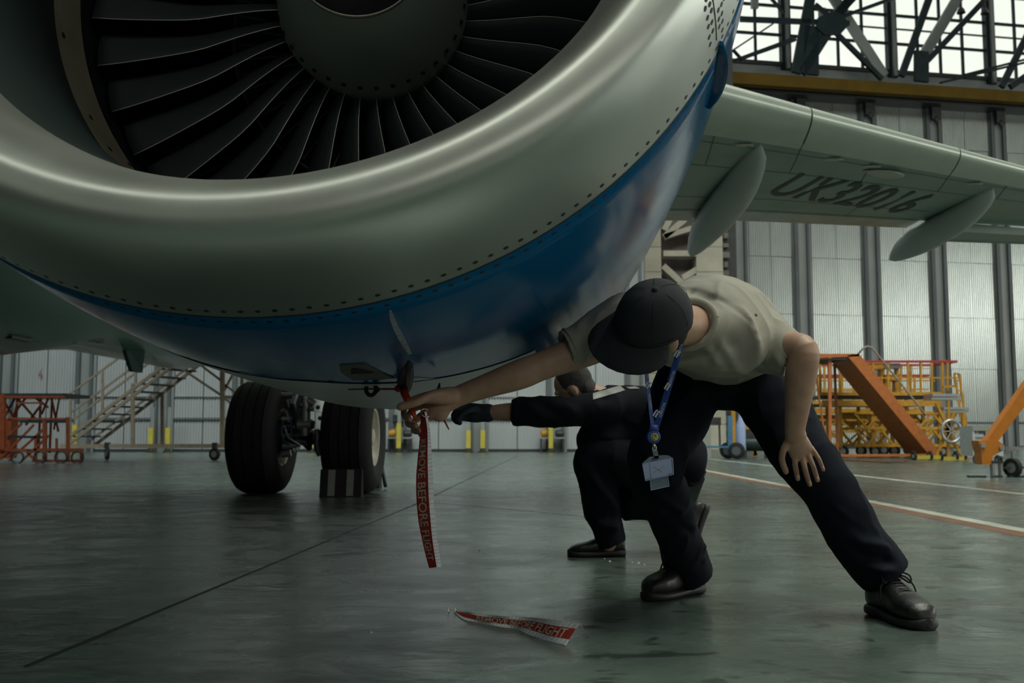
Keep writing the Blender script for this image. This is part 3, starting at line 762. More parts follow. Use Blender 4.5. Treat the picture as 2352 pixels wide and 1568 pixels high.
xs = [-4.2, -3, -1.5, 0, .6, 1.44, 2.0, 2.8, 3.6, 4.6, 6, 8, 10]
k = MB(); k.loft([section(x, .10, .80) for x in xs]); wing = k.build('wing', 'wing_paint', air, True, 35)
sl = [(-3.9, -.9), (.7, 2.26), (2.275, 3.86), (3.875, 6.0), (6.02, 8.5)]
for a, b in sl:
    k = MB(); n = 5; k.loft([section(lerp(a, b, i / n), 0, .125, .006, 12) for i in range(n + 1)]); k.build('slat', 'slat_metal', wing, True, 40)
for a, b, m in ((-3.9, 1.2, 'flap_paint'), (1.21, 4.15, 'flap_paint')):
    k = MB(); n = 6; k.loft([section(lerp(a, b, i / n), .805, 1.0, .002 if m == 'flap_paint' else 0, 8) for i in range(n + 1)]); k.build('flap', m, wing, True, 40)
k = MB(); n = 5
k.loft([[p + V((0, 0, -.10)) for p in section(lerp(4.55, 7.5, i / n), .78, 1.04, .002, 8)] for i in range(n + 1)]); k.build('aileron', 'wing_paint', wing, True, 40)
# flap track fairings
def fairing(nose, tail, w_, dep):
    k = MB(); rings_ = []; n = 16
    for i in range(n + 1):
        t = i / n; p = lerp(nose, tail, t); tw = min(1, (p.y - LE(p.x).y) / (TE(p.x).y - LE(p.x).y))
        top = wp(p.x, min(tw, .97), -1).z + .02 if tw < 1 else lerp(TE(p.x).z, tail.z, (t - .72) / .28 if t > .72 else 0)
        f = sin(pi * min(1, max(.0, t)) ** .8) ** .62 if 0 < t < 1 else .02
        hw = w_ * f; bot = lerp(nose.z, tail.z, t) - dep * f * .55; top = max(top, bot + .02)
        if t > .75: top = lerp(TE(p.x).z + .01, tail.z + .01, (t - .75) / .25)
        rings_.append([V((p.x + hw * cos(a), p.y, (lerp(top, bot, .35) if True else 0) + ((top - lerp(top, bot, .35)) if sin(a) > 0 else (lerp(top, bot, .35) - bot)) * sin(a))) for a in [2 * pi * j / 16 for j in range(16)]])
    k.loft(rings_); return k.build('flap_fairing', 'fairing_paint', wing, True)
def skin_at(px, py):
    d = ray(px, py); best = None
    for i in range(400):
        Y = 7 + i * .012; k_ = Y / d.y; x = d.x * k_; z = CAMH + d.z * k_; t = (Y - LE(x).y) / (TE(x).y - LE(x).y)
        if .05 < t < 1:
            e = abs(wp(x, t, -1).z - z)
            if best is None or e < best[0]: best = (e, V((x, Y, z)))
    return best[1]
n1 = skin_at(1747, 330); t1 = P(1585, 587, 11.2); fairing(n1, t1, .19, .34)
n2 = skin_at(2280, 432); t2 = P(2043, 597, 11.3); fairing(n2, t2, .19, .34)
# registration under the wing
bl0, bl1 = P(1757, 444, 8.96), P(2063, 497, 9.92)
def reg(tx, ty):
    x = lerp(bl0.x, bl1.x, tx); y = lerp(bl0.y, bl1.y, tx) - ty * .60; x += ty * .14
    t = (y - LE(x).y) / (TE(x).y - LE(x).y); p = wp(x, t, -1, .006); return V((x, y, p.z))
mapped_text('UK32016', reg, 'registration_marking', 'dark_paint', wing, .12, .012)
# panel joints under the wing
k = MB()
def wline(x0, t0, x1, t1, w_=.006, n=12):
    for i in range(n):
        a = wp(lerp(x0, x1, i / n), lerp(t0, t1, i / n), -1, .003); b = wp(lerp(x0, x1, (i + 1) / n), lerp(t0, t1, (i + 1) / n), -1, .003)
        k.bar(a, b, w_ * .7, .002)
wline(.5, .16, 8, .16); wline(.5, .30, 8, .30, .004); wline(.5, .78, 4.1, .78, .008); wline(.5, .60, 4.1, .60, .003)
for x in (1.5, 2.27, 3.0, 3.87, 4.6): wline(x, .125, x + .04, .30, .005)
for x in (2.0, 3.3): wline(x, .3, x, .78, .003)
k.build('panel_joints', 'dark_paint', wing)
for x, t in ((1.75, .155), (2.6, .16), (3.0, .165), (4.2, .17)):
    k = MB(); c = wp(x, t, -1, .004); k.ell(c, (.10, 0, 0), (0, .05, 0), (0, 0, .004), 12, 6); k.build('access_cover', 'flap_paint', wing, True)
k = MB(); c = wp(3.15, .22, -1, .0); k.ell(c, (.24, .1, 0), (-.06, .14, 0), (0, 0, .005), 20, 6); k.build('fuel_cover', 'flap_paint', wing, True)
# ------------------------------------------------------------------ fuselage
FX = -6.1; fr = []
def fus_ring(y, r, zc, bulge=0., n=48):
    out = []
    for j in range(n):
        a = 2 * pi * j / n; x, z = r * cos(a), r * sin(a)
        if bulge: 
            if z < -.2: z = z * (1 + .16 * bulge); x *= 1 + .12 * bulge * min(1, -z)
        out.append(V((FX - y * .02 + x, y, zc + z)))
    return out
for y, r, zc, bl in ((-9.5, .2, 3.3, 0), (-8.8, .9, 3.45, 0), (-7.5, 1.55, 3.65, 0), (-5, 1.97, 3.8, 0), (4, 1.98, 3.8, 0), (5, 1.98, 3.8, .5), (6.5, 1.98, 3.8, 1), (12.2, 1.98, 3.8, 1), (13.6, 1.98, 3.8, .4), (15, 1.98, 3.8, 0), (20, 1.96, 3.82, 0), (24, 1.5, 4.1, 0), (28, .7, 4.6, 0), (30, .2, 4.8, 0)): fr.append(fus_ring(y, r, zc, bl))
k = MB(); k.loft(fr); fus = k.build('fuselage', 'fuselage', air, True)
k = MB(); a = P(271, 785, 15.5); b = P(300, 783, 15.5); c = P(300, 853, 16.3)
k.loft([[V((p.x + d, p.y, p.z)) for p in (a + V((0, 0, .15)), b + V((0, .6, .15)), c + V((.05, .3, 0)), c)] for d in (-.03, .03)]); k.build('blade_antenna', 'green_dark', air)
k = MB(); 
for i in range(9):
    p = P(20 + i * 22, 772 + (i % 3) * 2, 11.5 + .3 * i); k.obox(p, (.16, 0, 0), (0, .25, 0), (0, 0, .045))
k.build('belly_fittings', 'dark_steel', air)
# ------------------------------------------------------------------ main landing gear
WY = 10.1; gear = bpy.data.objects.new('landing_gear', None); COL.objects.link(gear); gear.parent = air; gear.matrix_parent_inverse = world_of(air).inverted(); gear.location = (-2.1, WY, .54)
WAX = V((1, -.035, 0)).normalized()
def tyre(xc):
    c = V((xc, WY, .545)); r = .545; w_ = .245
    prof = [(-.20, .27), (-.235, .36), (-w_, .43), (-.225, .48), (-.20, .515), (-.165, .535)]
    gro = []
    for g in (-.135, -.05, .05, .135): gro += [(g - .007, r), (g - .006, r - .014), (g + .006, r - .014), (g + .007, r)]
    prof = prof + gro + [(.165, .535), (.20, .515), (.225, .48), (w_, .43), (.235, .36), (.20, .27)]
    k = MB(); k.rev(prof, c, WAX, 64); return k.build('tyre', 'rubber', gear, True, 50), c
for xc, outb in ((-2.45, False), (-1.55, True)):
    ty, c = tyre(xc)
    k = MB(); k.rev([(.195, .285), (.205, .28), (.20, .262), (.13, .24), (.10, .20), (.085, .12), (.10, .085), (.16, .08), (.165, .0005)] if outb else [(.195, .285), (.205, .28), (.20, .262), (.10, .245), (.04, .24), (.03, .1)], c, WAX, 48)
    k.build('wheel_rim', 'rim_paint', gear, True, 50)
    k = MB(); k.rev([(-.195, .285), (-.205, .28), (-.10, .24), (.02, .2)], c, WAX, 40); k.build('rim_back', 'brake_metal', gear, True, 50)
    if outb:
        k = MB(); k.rev([(.155, .082), (.19, .078), (.20, .05), (.2, .0005)], c, WAX, 24); k.build('hub_cap', 'rim_paint', gear, True, 50)
    for i in range(9):
        t = 2 * pi * i / 9; 
        if outb:
            p = c + WAX * .115 + V((0, cos(t), sin(t))) * .205; k = MB(); k.rev([(0, .012), (.014, .012), (.015, .0005)], p, WAX, 8); k.build('wheel_bolt', 'dark_steel', gear)
        else:
            p = c + WAX * .203 + V((0, cos(t), sin(t))) * .272; k = MB(); k.rev([(0, .009), (.008, .009), (.009, .0005)], p, WAX, 8); k.build('wheel_bolt', 'dark_steel', gear)
# brake packs, axle, strut and hydraulics between the wheels
GX = lambda px, py, y=WY - .2: P(px, py, y)
def gtube(pts, r, m, name='fitting', n=10): k = MB(); k.tube(pts, r, n); return k.build(name, m, gear, True, 50)
cA = V((-2.45, WY, .545)); 
k = MB(); k.rev([(.03, .195), (.16, .19), (.17, .17), (.26, .15), (.27, .09)], cA, WAX, 32); k.build('brake_pack', 'dark_steel', gear, True, 40)
for i in range(11):
    t = 2 * pi * i / 11 + .2; p = cA + WAX * .26 + V((0, cos(t), sin(t))) * .13; gtube([p, p + WAX * .06], .026, 'pale_metal' if i % 3 else 'brake_metal', 'brake_piston')
k = MB(); k.rev([(-.03, .21), (-.24, .20), (-.30, .16), (-.31, .05)], V((-1.55, WY, .545)), WAX, 32); k.build('brake_pack', 'dark_steel', gear, True, 40)
gtube([V((-2.4, WY, .545)), V((-1.7, WY, .545))], .075, 'brake_metal', 'axle', 16)
gtube([V((-2.08, WY, .50)), V((-2.08, WY, 1.05)), V((-2.08, WY + .05, 1.2))], [.085, .085, .12], 'pale_metal', 'oleo_piston', 20)
gtube([V((-2.08, WY + .05, 1.1)), V((-2.10, WY + .1, 2.7))], .14, 'white_paint', 'strut', 20)
gtube([GX(700, 1000), GX(702, 935), GX(700, 902)], [.05, .045, .04], 'pale_metal'); gtube([GX(684, 975), GX(716, 975)], [.055, .055], 'pale_metal', 'actuator', 14); gtube([GX(716, 975), GX(722, 976)], [.045, .04], 'hose_blue', 'actuator_cap', 14)
gtube([GX(647, 961), GX(690, 961)], .018, 'rim_paint', 'pipe'); gtube([GX(660, 918), GX(666, 938)], .035, 'pale_metal'); gtube([GX(704, 918), GX(722, 928)], .04, 'pale_metal'); gtube([GX(673, 935), GX(690, 940)], .035, 'brake_metal')
gtube([GX(650, 1024), GX(678, 1024), GX(690, 1020)], [.035, .02, .018], 'pale_metal', 'pipe'); gtube([GX(648, 1043), GX(668, 1040)], .036, 'pale_metal'); gtube([GX(676, 1000), GX(705, 1000)], .022, 'brake_metal', 'pipe'); gtube([GX(680, 1013), GX(704, 1016)], .032, 'brake_metal')
gtube([GX(728, 985), GX(730, 1000), GX(730, 1030), GX(736, 1046)], [.02, .035, .04, .03], 'pale_metal'); gtube([GX(700, 1000, WY - .05), GX(712, 1034, WY - .05)], [.09, .02], 'dark_steel', 'torque_link_foot')
gtube([V((-2.08, WY - .08, 1.05)), V((-2.08, WY - .38, .86)), V((-2.08, WY - .10, .62))], .035, 'brake_metal', 'torque_link')
gtube([GX(640, 905), GX(675, 908), GX(730, 905)], .025, 'pale_metal', 'drag_stay')
for pts in (((650, 965), (646, 990), (652, 1012), (664, 1022)), ((668, 962), (668, 985), (672, 1005)), ((676, 905), (668, 930), (662, 950)), ((690, 912), (680, 940), (672, 955)), ((655, 985), (662, 1005), (690, 1022), (686, 1030))): gtube([GX(*p, WY - .27) for p in pts], .010, 'hose_blue' if pts[0][0] != 655 else 'pale_metal', 'hose', 6)
for px, py in ((653, 980), (662, 978), (668, 984), (674, 980), (652, 1000), (690, 930), (712, 940), (730, 935), (735, 960), (736, 1012)):
    k = MB(); k.ell(GX(px, py, WY - .25), (.022, 0, 0), (0, .022, 0), (0, 0, .022), 10, 6); k.build('fitting', 'pale_metal' if px % 2 else 'brake_metal', gear, True)
k = MB(); k.obox(V((-1.98, WY + .35, 1.25)), (.02, 0, 0), (0, .3, 0), (0, 0, .45)); k.build('gear_door', 'white_paint', gear)
# ================================================================== EQUIPMENT
def rbar(r, name, a, b, w_, m, Y=None, Y2=None):      # bar between two pixel positions at depth Y (Y2 for the far end)
    p = P(*a, Y); q = P(*b, Y2 or Y); k = MB(); k.bar(p, q, w_); return k.build(name, m, r)
def wheel(r, c, rad, wd, ax=(1, 0, 0), name='wheel', m='rubber', hub='alu'):
    k = MB(); k.rev([(-wd / 2, rad * .55), (-wd / 2, rad * .9), (-wd * .3, rad), (wd * .3, rad), (wd / 2, rad * .9), (wd / 2, rad * .55)], c, ax, 24); o = k.build(name, m, r, True, 50)
    k = MB(); k.rev([(-wd * .42, .001), (-wd * .42, rad * .6), (wd * .42, rad * .6), (wd * .42, .001)], c, ax, 16); k.build('hub', hub, o, True, 40)
    return o
def castor(r, p, rad=.09):                            # p: floor contact
    c = V(p) + V((0, 0, rad)); w_ = wheel(r, c, rad, rad * .55, (.9, .35, 0), 'castor')
    k = MB(); k.obox(c + V((0, 0, rad * 1.15)), (rad * .4, 0, 0), (0, rad * .5, 0), (0, 0, rad * .15)); k.build('fork', 'dark_steel', w_)
# ---- wheel chocks
def chock(loc, ang, label):
    r = root('wheel_chock', loc, label, 'wheel chock', 'chocks at the main wheel'); L_, W_, H_ = .20, .19, .25
    R = Matrix.Translation(loc) @ Matrix.Rotation(ang, 4, 'Z')
    def T(x, y, z): return R @ V((x, y, z))
    k = MB(); k.loft([[T(x, -.20, .0), T(x, .06, .0), T(x, .03, .12), T(x, -.04, H_), T(x, -.12, H_)] for x in (-W_, W_)]); k.build('wedge', 'rubber', r)
    def face(x, z): y = lerp(-.20, -.12, z / H_); return T(x, y - .002, z)
    for x in (-.085, .085):
        k = MB(); k.loft([[face(x - .032, z), face(x + .032, z), face(x + .032, z) + V((0, .004, 0)), face(x - .032, z) + V((0, .004, 0))] for z in (.012, H_ - .004)]); k.build('stripe', 'tape_grey', r)
    return r
chock(V((-1.58, 9.62, 0)), .06, 'black rubber wedge chock with two pale stripes before the outer main tyre')
c2 = chock(V((-1.60, 11.0, 0)), pi, 'black wedge chock peeking out behind the outer main tyre')
k = MB(); k.tube([V((-1.42, 10.95, .16)), V((-1.38, 10.92, .24)), V((-1.35, 10.92, .08)), V((-1.34, 10.94, .02))], .02, 8); k.build('rope_handle', 'dark_steel', c2, True)
# ---- boarding stairs
Y1, Y2_ = 24.0, 24.9
st = root('boarding_stairs', P(300, 1050, Y1) * 1, 'long beige steel mobile stairs rising to the right in front of the ribbed wall', 'stairs'); B = 'beige_steel'
rbar(st, 'stringer', (163, 1000), (400, 822), .07, B, Y1); rbar(st, 'stringer', (163, 1016), (405, 834), .07, B, Y1)
rbar(st, 'stringer', (215, 1024), (470, 828), .07, B, Y2_); rbar(st, 'stringer', (208, 1010), (440, 838), .05, B, Y2_)
for i in range(11):
    t = i / 10; a = P(lerp(178, 402, t), lerp(1002, 830, t), Y1); b = P(lerp(222, 468, t), lerp(1010, 834, t), Y2_); b.z = a.z
    k = MB(); d = (b - a); d.z = 0; side = V((d.y, -d.x, 0)).normalized() * .11; k.obox((a + b) / 2, d / 2, side, (0, 0, .018)); k.build('tread', 'dark_steel', st)
for a, b in (((160, 904), (350, 765)), ((165, 945), (372, 795)), ((168, 963), (376, 808))): rbar(st, 'handrail', a, b, .045, B, Y1)
for x, y0, y1 in ((161, 903, 1022), (235, 850, 945), (312, 792, 880)): rbar(st, 'post', (x, y0), (x, y1), .05, B, Y1)
for x, y0, Y in ((305, 880, Y1), (373, 900, Y2_), (511, 842, Y1), (556, 852, Y2_)): rbar(st, 'leg', (x, y0), (x, 1023), .075 if x != 511 else .10, B, Y)
for a, b in (((458, 836), (511, 876)), ((398, 834), (509, 908)), ((514, 898), (540, 850)), ((511, 880), (560, 915)), ((511, 910), (560, 912)), ((514, 912), (556, 950))): rbar(st, 'brace', a, b, .05, B, Y1)
k = MB(); a, b = P(430, 826, Y1), P(640, 826, Y1); k.box((a.x, Y1, a.z - .05), (b.x, Y2_ + .2, a.z + .03)); k.build('landing', 'dark_steel', st)
rbar(st, 'base_rail', (140, 1024), (640, 1024), .09, B, Y1); rbar(st, 'base_rail', (150, 1023), (640, 1023), .08, B, Y2_)
for px, yy, Y in ((246, 1041, Y1), (493, 1045, 23.4), (640, 1042, Y2_)):
    c = P(px, 1040, Y); c.z = .14; wheel(st, c, .14, .07, (.35 if px == 493 else .8, 1 if px == 493 else .55, 0))
    k = MB(); k.obox(c + V((0, 0, .19)), (.05, 0, 0), (0, .06, 0), (0, 0, .07)); k.build('fork', 'dark_steel', st)
# ---- rust red work stand at the left edge
Y1, Y2_ = 21.0, 22.2
ws = root('work_stand', P(80, 1062, Y1), 'rust red tubular maintenance stand at the left edge with dark plank deck', 'work stand'); O = 'orange_red'
k = MB(); a, b = P(-60, 903, Y1), P(152, 906, Y1); k.box((a.x, Y1, a.z - .07), (b.x, Y2_, a.z)); k.build('deck', 'dark_steel', ws)
rbar(ws, 'deck_edge', (-60, 911), (150, 911), .05, O, Y1)
for x, y0, y1, w_ in ((7, 905, 1032, .09), (103, 966, 1060, .07), (156, 958, 1058, .06), (82, 1000, 1058, .05), (130, 1006, 1056, .04)): rbar(ws, 'post', (x, y0), (x, y1), w_, O, Y1)
for x in (40, 94, 120): rbar(ws, 'post', (x, 912), (x - 6, 1040), .04, O, Y2_)
for a, b in (((8, 920), (40, 970)), ((40, 925), (20, 1000)), ((40, 914), (80, 960)), ((80, 912), (110, 935)), ((112, 912), (96, 950)), ((94, 930), (60, 975)), ((118, 912), (134, 990)), ((136, 915), (124, 985)), ((10, 960), (34, 915)), ((60, 912), (36, 945))): rbar(ws, 'brace', a, b, .035, O, Y1, Y1 + .6)
for a, b, w_ in (((18, 960), (150, 962), .035), ((48, 968), (155, 968), .05), ((18, 1002), (100, 1004), .05), ((0, 1032), (64, 1034), .06), ((74, 1058), (190, 1058), .05), ((78, 1032), (188, 1032), .05), ((40, 925), (96, 925), .035)): rbar(ws, 'rail', a, b, w_, O if w_ != .05 or a[1] > 1020 else 'dark_steel', Y1)
rbar(ws, 'post', (188, 1030), (188, 1060), .06, O, Y1)
for a, b in (((20, 1000), (50, 972)), ((0, 1055), (78, 975)), ((20, 1058), (100, 985)), ((50, 1058), (112, 1000)), ((62, 1038), (82, 1058))): rbar(ws, 'step_rail', a, b, .04, O, Y1)
for px in (40, 92, 140, 178):
    c = P(px, 1050, Y1 - .1); c.z = .12; k = MB(); n = 20
    k.tube([c + V((cos(2 * pi * i / n), 0, sin(2 * pi * i / n))) * .12 for i in range(n + 1)], .02, 6, False); k.build('wheel_hoop', 'dark_steel', ws, True)
k = MB(); a = P(8, 1010, Y1); k.box((a.x - .12, Y1, .1), (a.x + .14, Y1 + .3, .9)); k.build('side_box', O, ws)
# ---- bollards along the far wall
yb = YB - .9; first = None
for i, (px, ht, lb) in enumerate(((3, .80, 'lemon yellow guard post behind the rust red work stand'), (172, .80, 'lemon yellow guard post beyond the foot of the beige stairs'), (347, .70, 'lemon yellow guard post under the beige stairs, the one nearer the red digit'), (386, .70, 'lemon yellow guard post under the beige stairs, the one nearer the big tyre'), (716, .70, 'lemon yellow guard post showing between the two main tyres'), (916, .85, 'lemon yellow guard post with a small bench, just beside the hanging red ribbon'), (1076, .62, 'lemon yellow guard post below the outstretched arms, nearer the red ribbon'), (1109, .62, 'lemon yellow guard post below the outstretched arms, nearer the crouching worker'), (1265, .85, 'lemon yellow guard post with a bench just ahead of the crouching worker'))):
    p = P(px, 1000, yb); p.z = 0
    r = root('bollard', p, lb, 'bollard', 'yellow guard posts along the ribbed wall')
    k = MB(); k.obox(p + V((0, 0, ht / 2 + .12)), (.075, 0, 0), (0, .06, 0), (0, 0, ht / 2)); k.build('post', 'lemon', r)
    k = MB(); k.rev([(0, .16), (.03, .16), (.05, .10), (.14, .09), (.14, .001)], p, (0, 0, 1), 16); k.build('foot', 'dark_steel', r)
    k = MB(); k.obox(p + V((0, .12, (ht + .7) / 2 + .12)), (.06, 0, 0), (0, .04, 0), (0, 0, (ht + .7) / 2)); k.build('conduit', 'column_grey', r)
for px, lb in ((916, 'small grey wall bench with yellow and black fittings beside the hanging ribbon'), (1265, 'small grey wall bench with yellow and black fittings beside the crouching worker')):
    p = P(px, 1000, yb + .45); p.z = 0; r = root('bench', p, lb, 'bench', 'small benches at the guard posts')
    k = MB(); k.obox(p + V((.05, 0, .48)), (.42, 0, 0), (0, .18, 0), (0, 0, .025)); k.build('bench_top', 'column_grey', r)
    for dx in (-.33, .42):
        k = MB(); k.obox(p + V((dx, 0, .23)), (.03, 0, 0), (0, .15, 0), (0, 0, .23)); k.build('leg', 'dark_steel', r)
    k = MB(); k.rev([(-.12, .10), (-.08, .13), (.08, .13), (.12, .10), (.12, .001)], p + V((-.22, 0, .64)), (1, 0, .2), 14); k.build('yellow_motor', 'yellow', r, True, 40)
    k = MB(); k.rev([(-.14, .08), (-.1, .12), (.1, .12), (.16, .06), (.16, .001)], p + V((.30, 0, .63)), (1, 0, 0), 14); k.build('black_motor', 'dark_steel', r, True, 40)
    k = MB(); k.obox(p + V((-.05, .25, 1.15)), (.18, 0, 0), (0, .08, 0), (0, 0, .12)); k.build('switch_box', 'dark_steel', r)
# ---- yellow work platforms on the right
def platform(Y1, Y2_, x0, x1, ydk, label, posts, railtop, legs, red):
    r = root('work_platform', P((x0 + x1) / 2, 1050, Y1), label, 'work platform', 'yellow docking platforms'); ye = 'yellow'
    a, b = P(x0, ydk, Y1), P(x1, ydk, Y1)
    k = MB(); k.box((a.x, Y1, a.z - .06), (b.x, Y2_, a.z)); k.build('deck', 'dark_steel', r)
    k = MB(); k.box((a.x, Y1 - .04, a.z), (b.x, Y1, a.z + .09)); k.build('toe_board', ye, r)
    k = MB(); k.box((a.x + .1, Y1, a.z - .28), (b.x - .05, Y1 + .08, a.z - .12)); k.build('side_beam', ye, r)
    k = MB(); k.box((a.x + .3, Y2_ - .1, a.z - .60), (b.x - .2, Y2_, a.z - .48)); k.build('side_beam', ye, r)
    for x in posts:
        rbar(r, 'post', (x, railtop), (x, ydk), .05, ye, Y1); 
        p = P(x, railtop, Y1); q = P(x, ydk, Y1); k = MB(); k.bar(V((p.x, Y2_, p.z)), V((q.x, Y2_, q.z)), .05); k.build('post', ye, r)
    z1 = P(x0, railtop, Y1).z
    for Y in (Y1, Y2_):
        k = MB(); k.bar(V((P(posts[0], 0, Y1).x, Y, z1)), V((P(posts[-1], 0, Y1).x, Y, z1)), .06); k.build('top_rail', red, r)
        k = MB(); zm = lerp(z1, a.z, .48); k.bar(V((P(posts[0], 0, Y1).x, Y, zm)), V((P(posts[-1], 0, Y1).x, Y, zm)), .04); k.build('mid_rail', ye, r)
    for x in (posts[0], posts[-1]):
        k = MB(); X = P(x, 0, Y1).x; k.bar(V((X, Y1, z1)), V((X, Y2_, z1)), .06); k.build('top_rail', red, r)
    for x in legs:
        X = P(x, 1000, Y1).x
        for Y in (Y1 + .15, Y2_ - .15):
            k = MB(); k.bar(V((X, Y, .22)), V((X, Y, a.z - .1)), .08); k.build('leg', ye, r)
            wheel(r, V((X + .05, Y, .15)), .15, .09, (.5, .86, 0))
    zs = (.30, lerp(.3, a.z - .4, .5), a.z - .45)
    for Y in (Y1 + .1, Y2_ - .1):
        for z in zs:
            k = MB(); k.bar(V((P(legs[0], 0, Y1).x, Y, z)), V((P(legs[-1], 0, Y1).x, Y, z)), .07); k.build('truss_chord', ye, r)
        xa = [lerp(P(legs[0], 0, Y1).x, P(legs[-1], 0, Y1).x, i / 8) for i in range(9)]
        for i in range(8):
            for z0, z1_ in ((zs[0], zs[1]), (zs[1], zs[2])):
                p, q = (V((xa[i], Y, z0)), V((xa[i + 1], Y, z1_))) if i % 2 else (V((xa[i], Y, z1_)), V((xa[i + 1], Y, z0)))
                k = MB(); k.bar(p, q, .05); k.build('brace', ye, r)
    return r
pf = platform(26.9, 28.3, 1880, 2166, 908, 'large yellow docking platform with red top rails and a side ladder', [1884, 1930, 2005, 2040, 2085, 2115, 2140, 2164], 830, [1935, 2010, 2090, 2165], 'red_rail')
pf2 = platform(29.6, 30.7, 1800, 2120, 928, 'second yellow platform standing behind the large one, with a lower deck', [1806, 1880, 1935, 1990, 2045, 2100], 862, [1830, 1930, 2030, 2110], 'red_rail')
for x0, x1 in ((2192, 2222), (2203, 2229)): rbar(pf, 'ladder_rail', (x0, 858), (x1, 1046), .05, 'yellow', 26.7)
rbar(pf, 'ladder_rail', (2192, 858), (2203, 858), .05, 'yellow', 26.7)
for i in range(8):
    t = (i + .7) / 8.2; y = lerp(858, 1046, t); rbar(pf, 'rung', (lerp(2192, 2222, t), y), (lerp(2203, 2229, t), y), .035, 'yellow', 26.7)
rbar(pf, 'gate_post', (2176, 830), (2176, 908), .05, 'yellow', 26.9); rbar(pf, 'gate_post', (2164, 829), (2176, 829), .05, 'yellow', 26.9); rbar(pf, 'ladder_tie', (2166, 888), (2198, 886), .06, 'yellow', 26.75)
for x0, x1, y0, y1, m, lb in ((1990, 2029, 833, 848, 'yellow', 'yellow lidded box on the large yellow platform, beside the orange ramp'), (2034, 2062, 860, 873, 'yellow', 'smaller yellow box on the large yellow platform, under the brown crate'), (2030, 2066, 834, 846, 'concrete_dark', 'brown crate raised on the yellow platform above the small yellow box')):
    Y = 27.75 if m == 'concrete_dark' else 27.1; a, b = P(x0, y1, Y), P(x1, y0, Y); z0 = P(0, 908, 26.9).z
    r = root('tool_box', V(((a.x + b.x) / 2, Y, z0)), lb, 'box', 'boxes on the yellow platform')
    k = MB(); k.box((a.x, Y, a.z), (b.x, Y + .34, b.z - .03)); k.build('body', m, r)
    k = MB(); k.box((a.x - .02, Y - .02, b.z - .03), (b.x + .02, Y + .36, b.z)); k.build('lid', m, r)
    for X in (a.x + .03, b.x - .03):
        k = MB(); k.box((X - .025, Y + .05, z0), (X + .025, Y + .30, a.z)); k.build('stand', 'yellow', r)
# ---- orange inclined ramp
Ya, Yb_ = 26.6 - 1.6, 28.0 - 1.6
rp = root('boarding_ramp', P(2140, 1050, Ya), 'wide orange boarding ramp slanting down in front of the yellow platforms', 'ramp'); O = 'ramp_orange'
q = [P(*p, Ya) for p in ((1946, 816), (2134, 1044), (2161, 1040), (1973, 812))]
k = MB(); k.loft([q, [V((p.x, Yb_, p.z)) for p in q]]); k.build('flight', O, rp)
q2 = [P(*p, Ya) for p in ((1880, 812), (1974, 812), (1974, 818), (1880, 822))]
k = MB(); k.loft([q2, [V((p.x, Yb_ + .2, p.z)) for p in q2]]); k.build('top_platform', O, rp)
k = MB(); a = P(1872, 822, Ya); k.obox(P(1900, 822, Ya) + V((0, .7, -.03)), (.45, 0, 0), (0, .8, 0), (0, 0, .02)); k.build('platform_underside', 'dark_steel', rp)
rbar(rp, 'leg', (1905, 820), (1907, 1043), .07, O, Ya); rbar(rp, 'leg', (1872, 850), (1901, 1043), .04, O, Ya + .5); rbar(rp, 'leg', (1916, 820), (1924, 1043), .06, O, Yb_)
rbar(rp, 'base_rail', (1895, 1046), (2165, 1044), .06, O, Ya)
k = MB(); k.tube([P(x, y, Ya) for x, y in ((1972, 812), (1982, 800), (1992, 795), (2002, 798), (2014, 812), (2030, 832), (2075, 888), (2115, 938), (2126, 955))], .025, 8); k.build('handrail', 'beige_steel', rp, True)
k = MB(); k.tube([G(x, y, .015) for x, y in ((1925, 1056), (1980, 1058), (2040, 1062), (2070, 1060), (2085, 1056))], .014, 6); tag(k.build('cable', 'orange_red', None, True), 'thin orange red cable lying on the floor before the orange ramp', 'cable')
# ---- yellow trolley with reel and aluminium treads
Y = 23.6; tl = root('reel_trolley', P(2170, 1056, Y), 'yellow trolley with a big reel wheel and two bright aluminium treads', 'trolley')
for x0, x1, y0, y1 in ((2140, 2203, 904, 918), (2166, 2226, 935, 947)):
    a, b = P(x0, y1, Y), P(x1, y0, Y); k = MB(); k.box((a.x, Y, a.z), (b.x, Y + .5, a.z + (b.z - a.z) * .45)); k.box((a.x + .02, Y - .02, a.z + (b.z - a.z) * .55), (b.x, Y + .5, b.z)); k.build('tread', 'alu', tl)
c = P(2185, 990, Y - .1); k = MB(); n = 28
k.tube([c + V((cos(2 * pi * i / n) * .22, 0, sin(2 * pi * i / n) * .25)) for i in range(n + 1)], .035, 8, False); k.build('reel_wheel', 'alu', tl, True)
for i in range(3): k = MB(); t = pi * i / 3; d = V((cos(t), 0, sin(t))) * .23; k.bar(c - d, c + d, .025); k.build('spoke', 'alu', tl)
for a, b in (((2178, 920), (2178, 1050)), ((2190, 948), (2150, 1050)), ((2170, 985), (2212, 1050)), ((2150, 925), (2186, 1000)), ((2155, 985), (2200, 985)), ((2212, 948), (2216, 1050))): rbar(tl, 'frame_bar', a, b, .06, 'yellow', Y)
for a, b in (((2098, 1050), (2160, 1050)), ((2164, 1053), (2215, 1053))): rbar(tl, 'base_frame', a, b, .09, 'lemon', Y)
for x in (2099, 2136, 2160, 2195, 2214): p = P(x, 1050, Y); p.z = 0; castor(tl, p, .09)
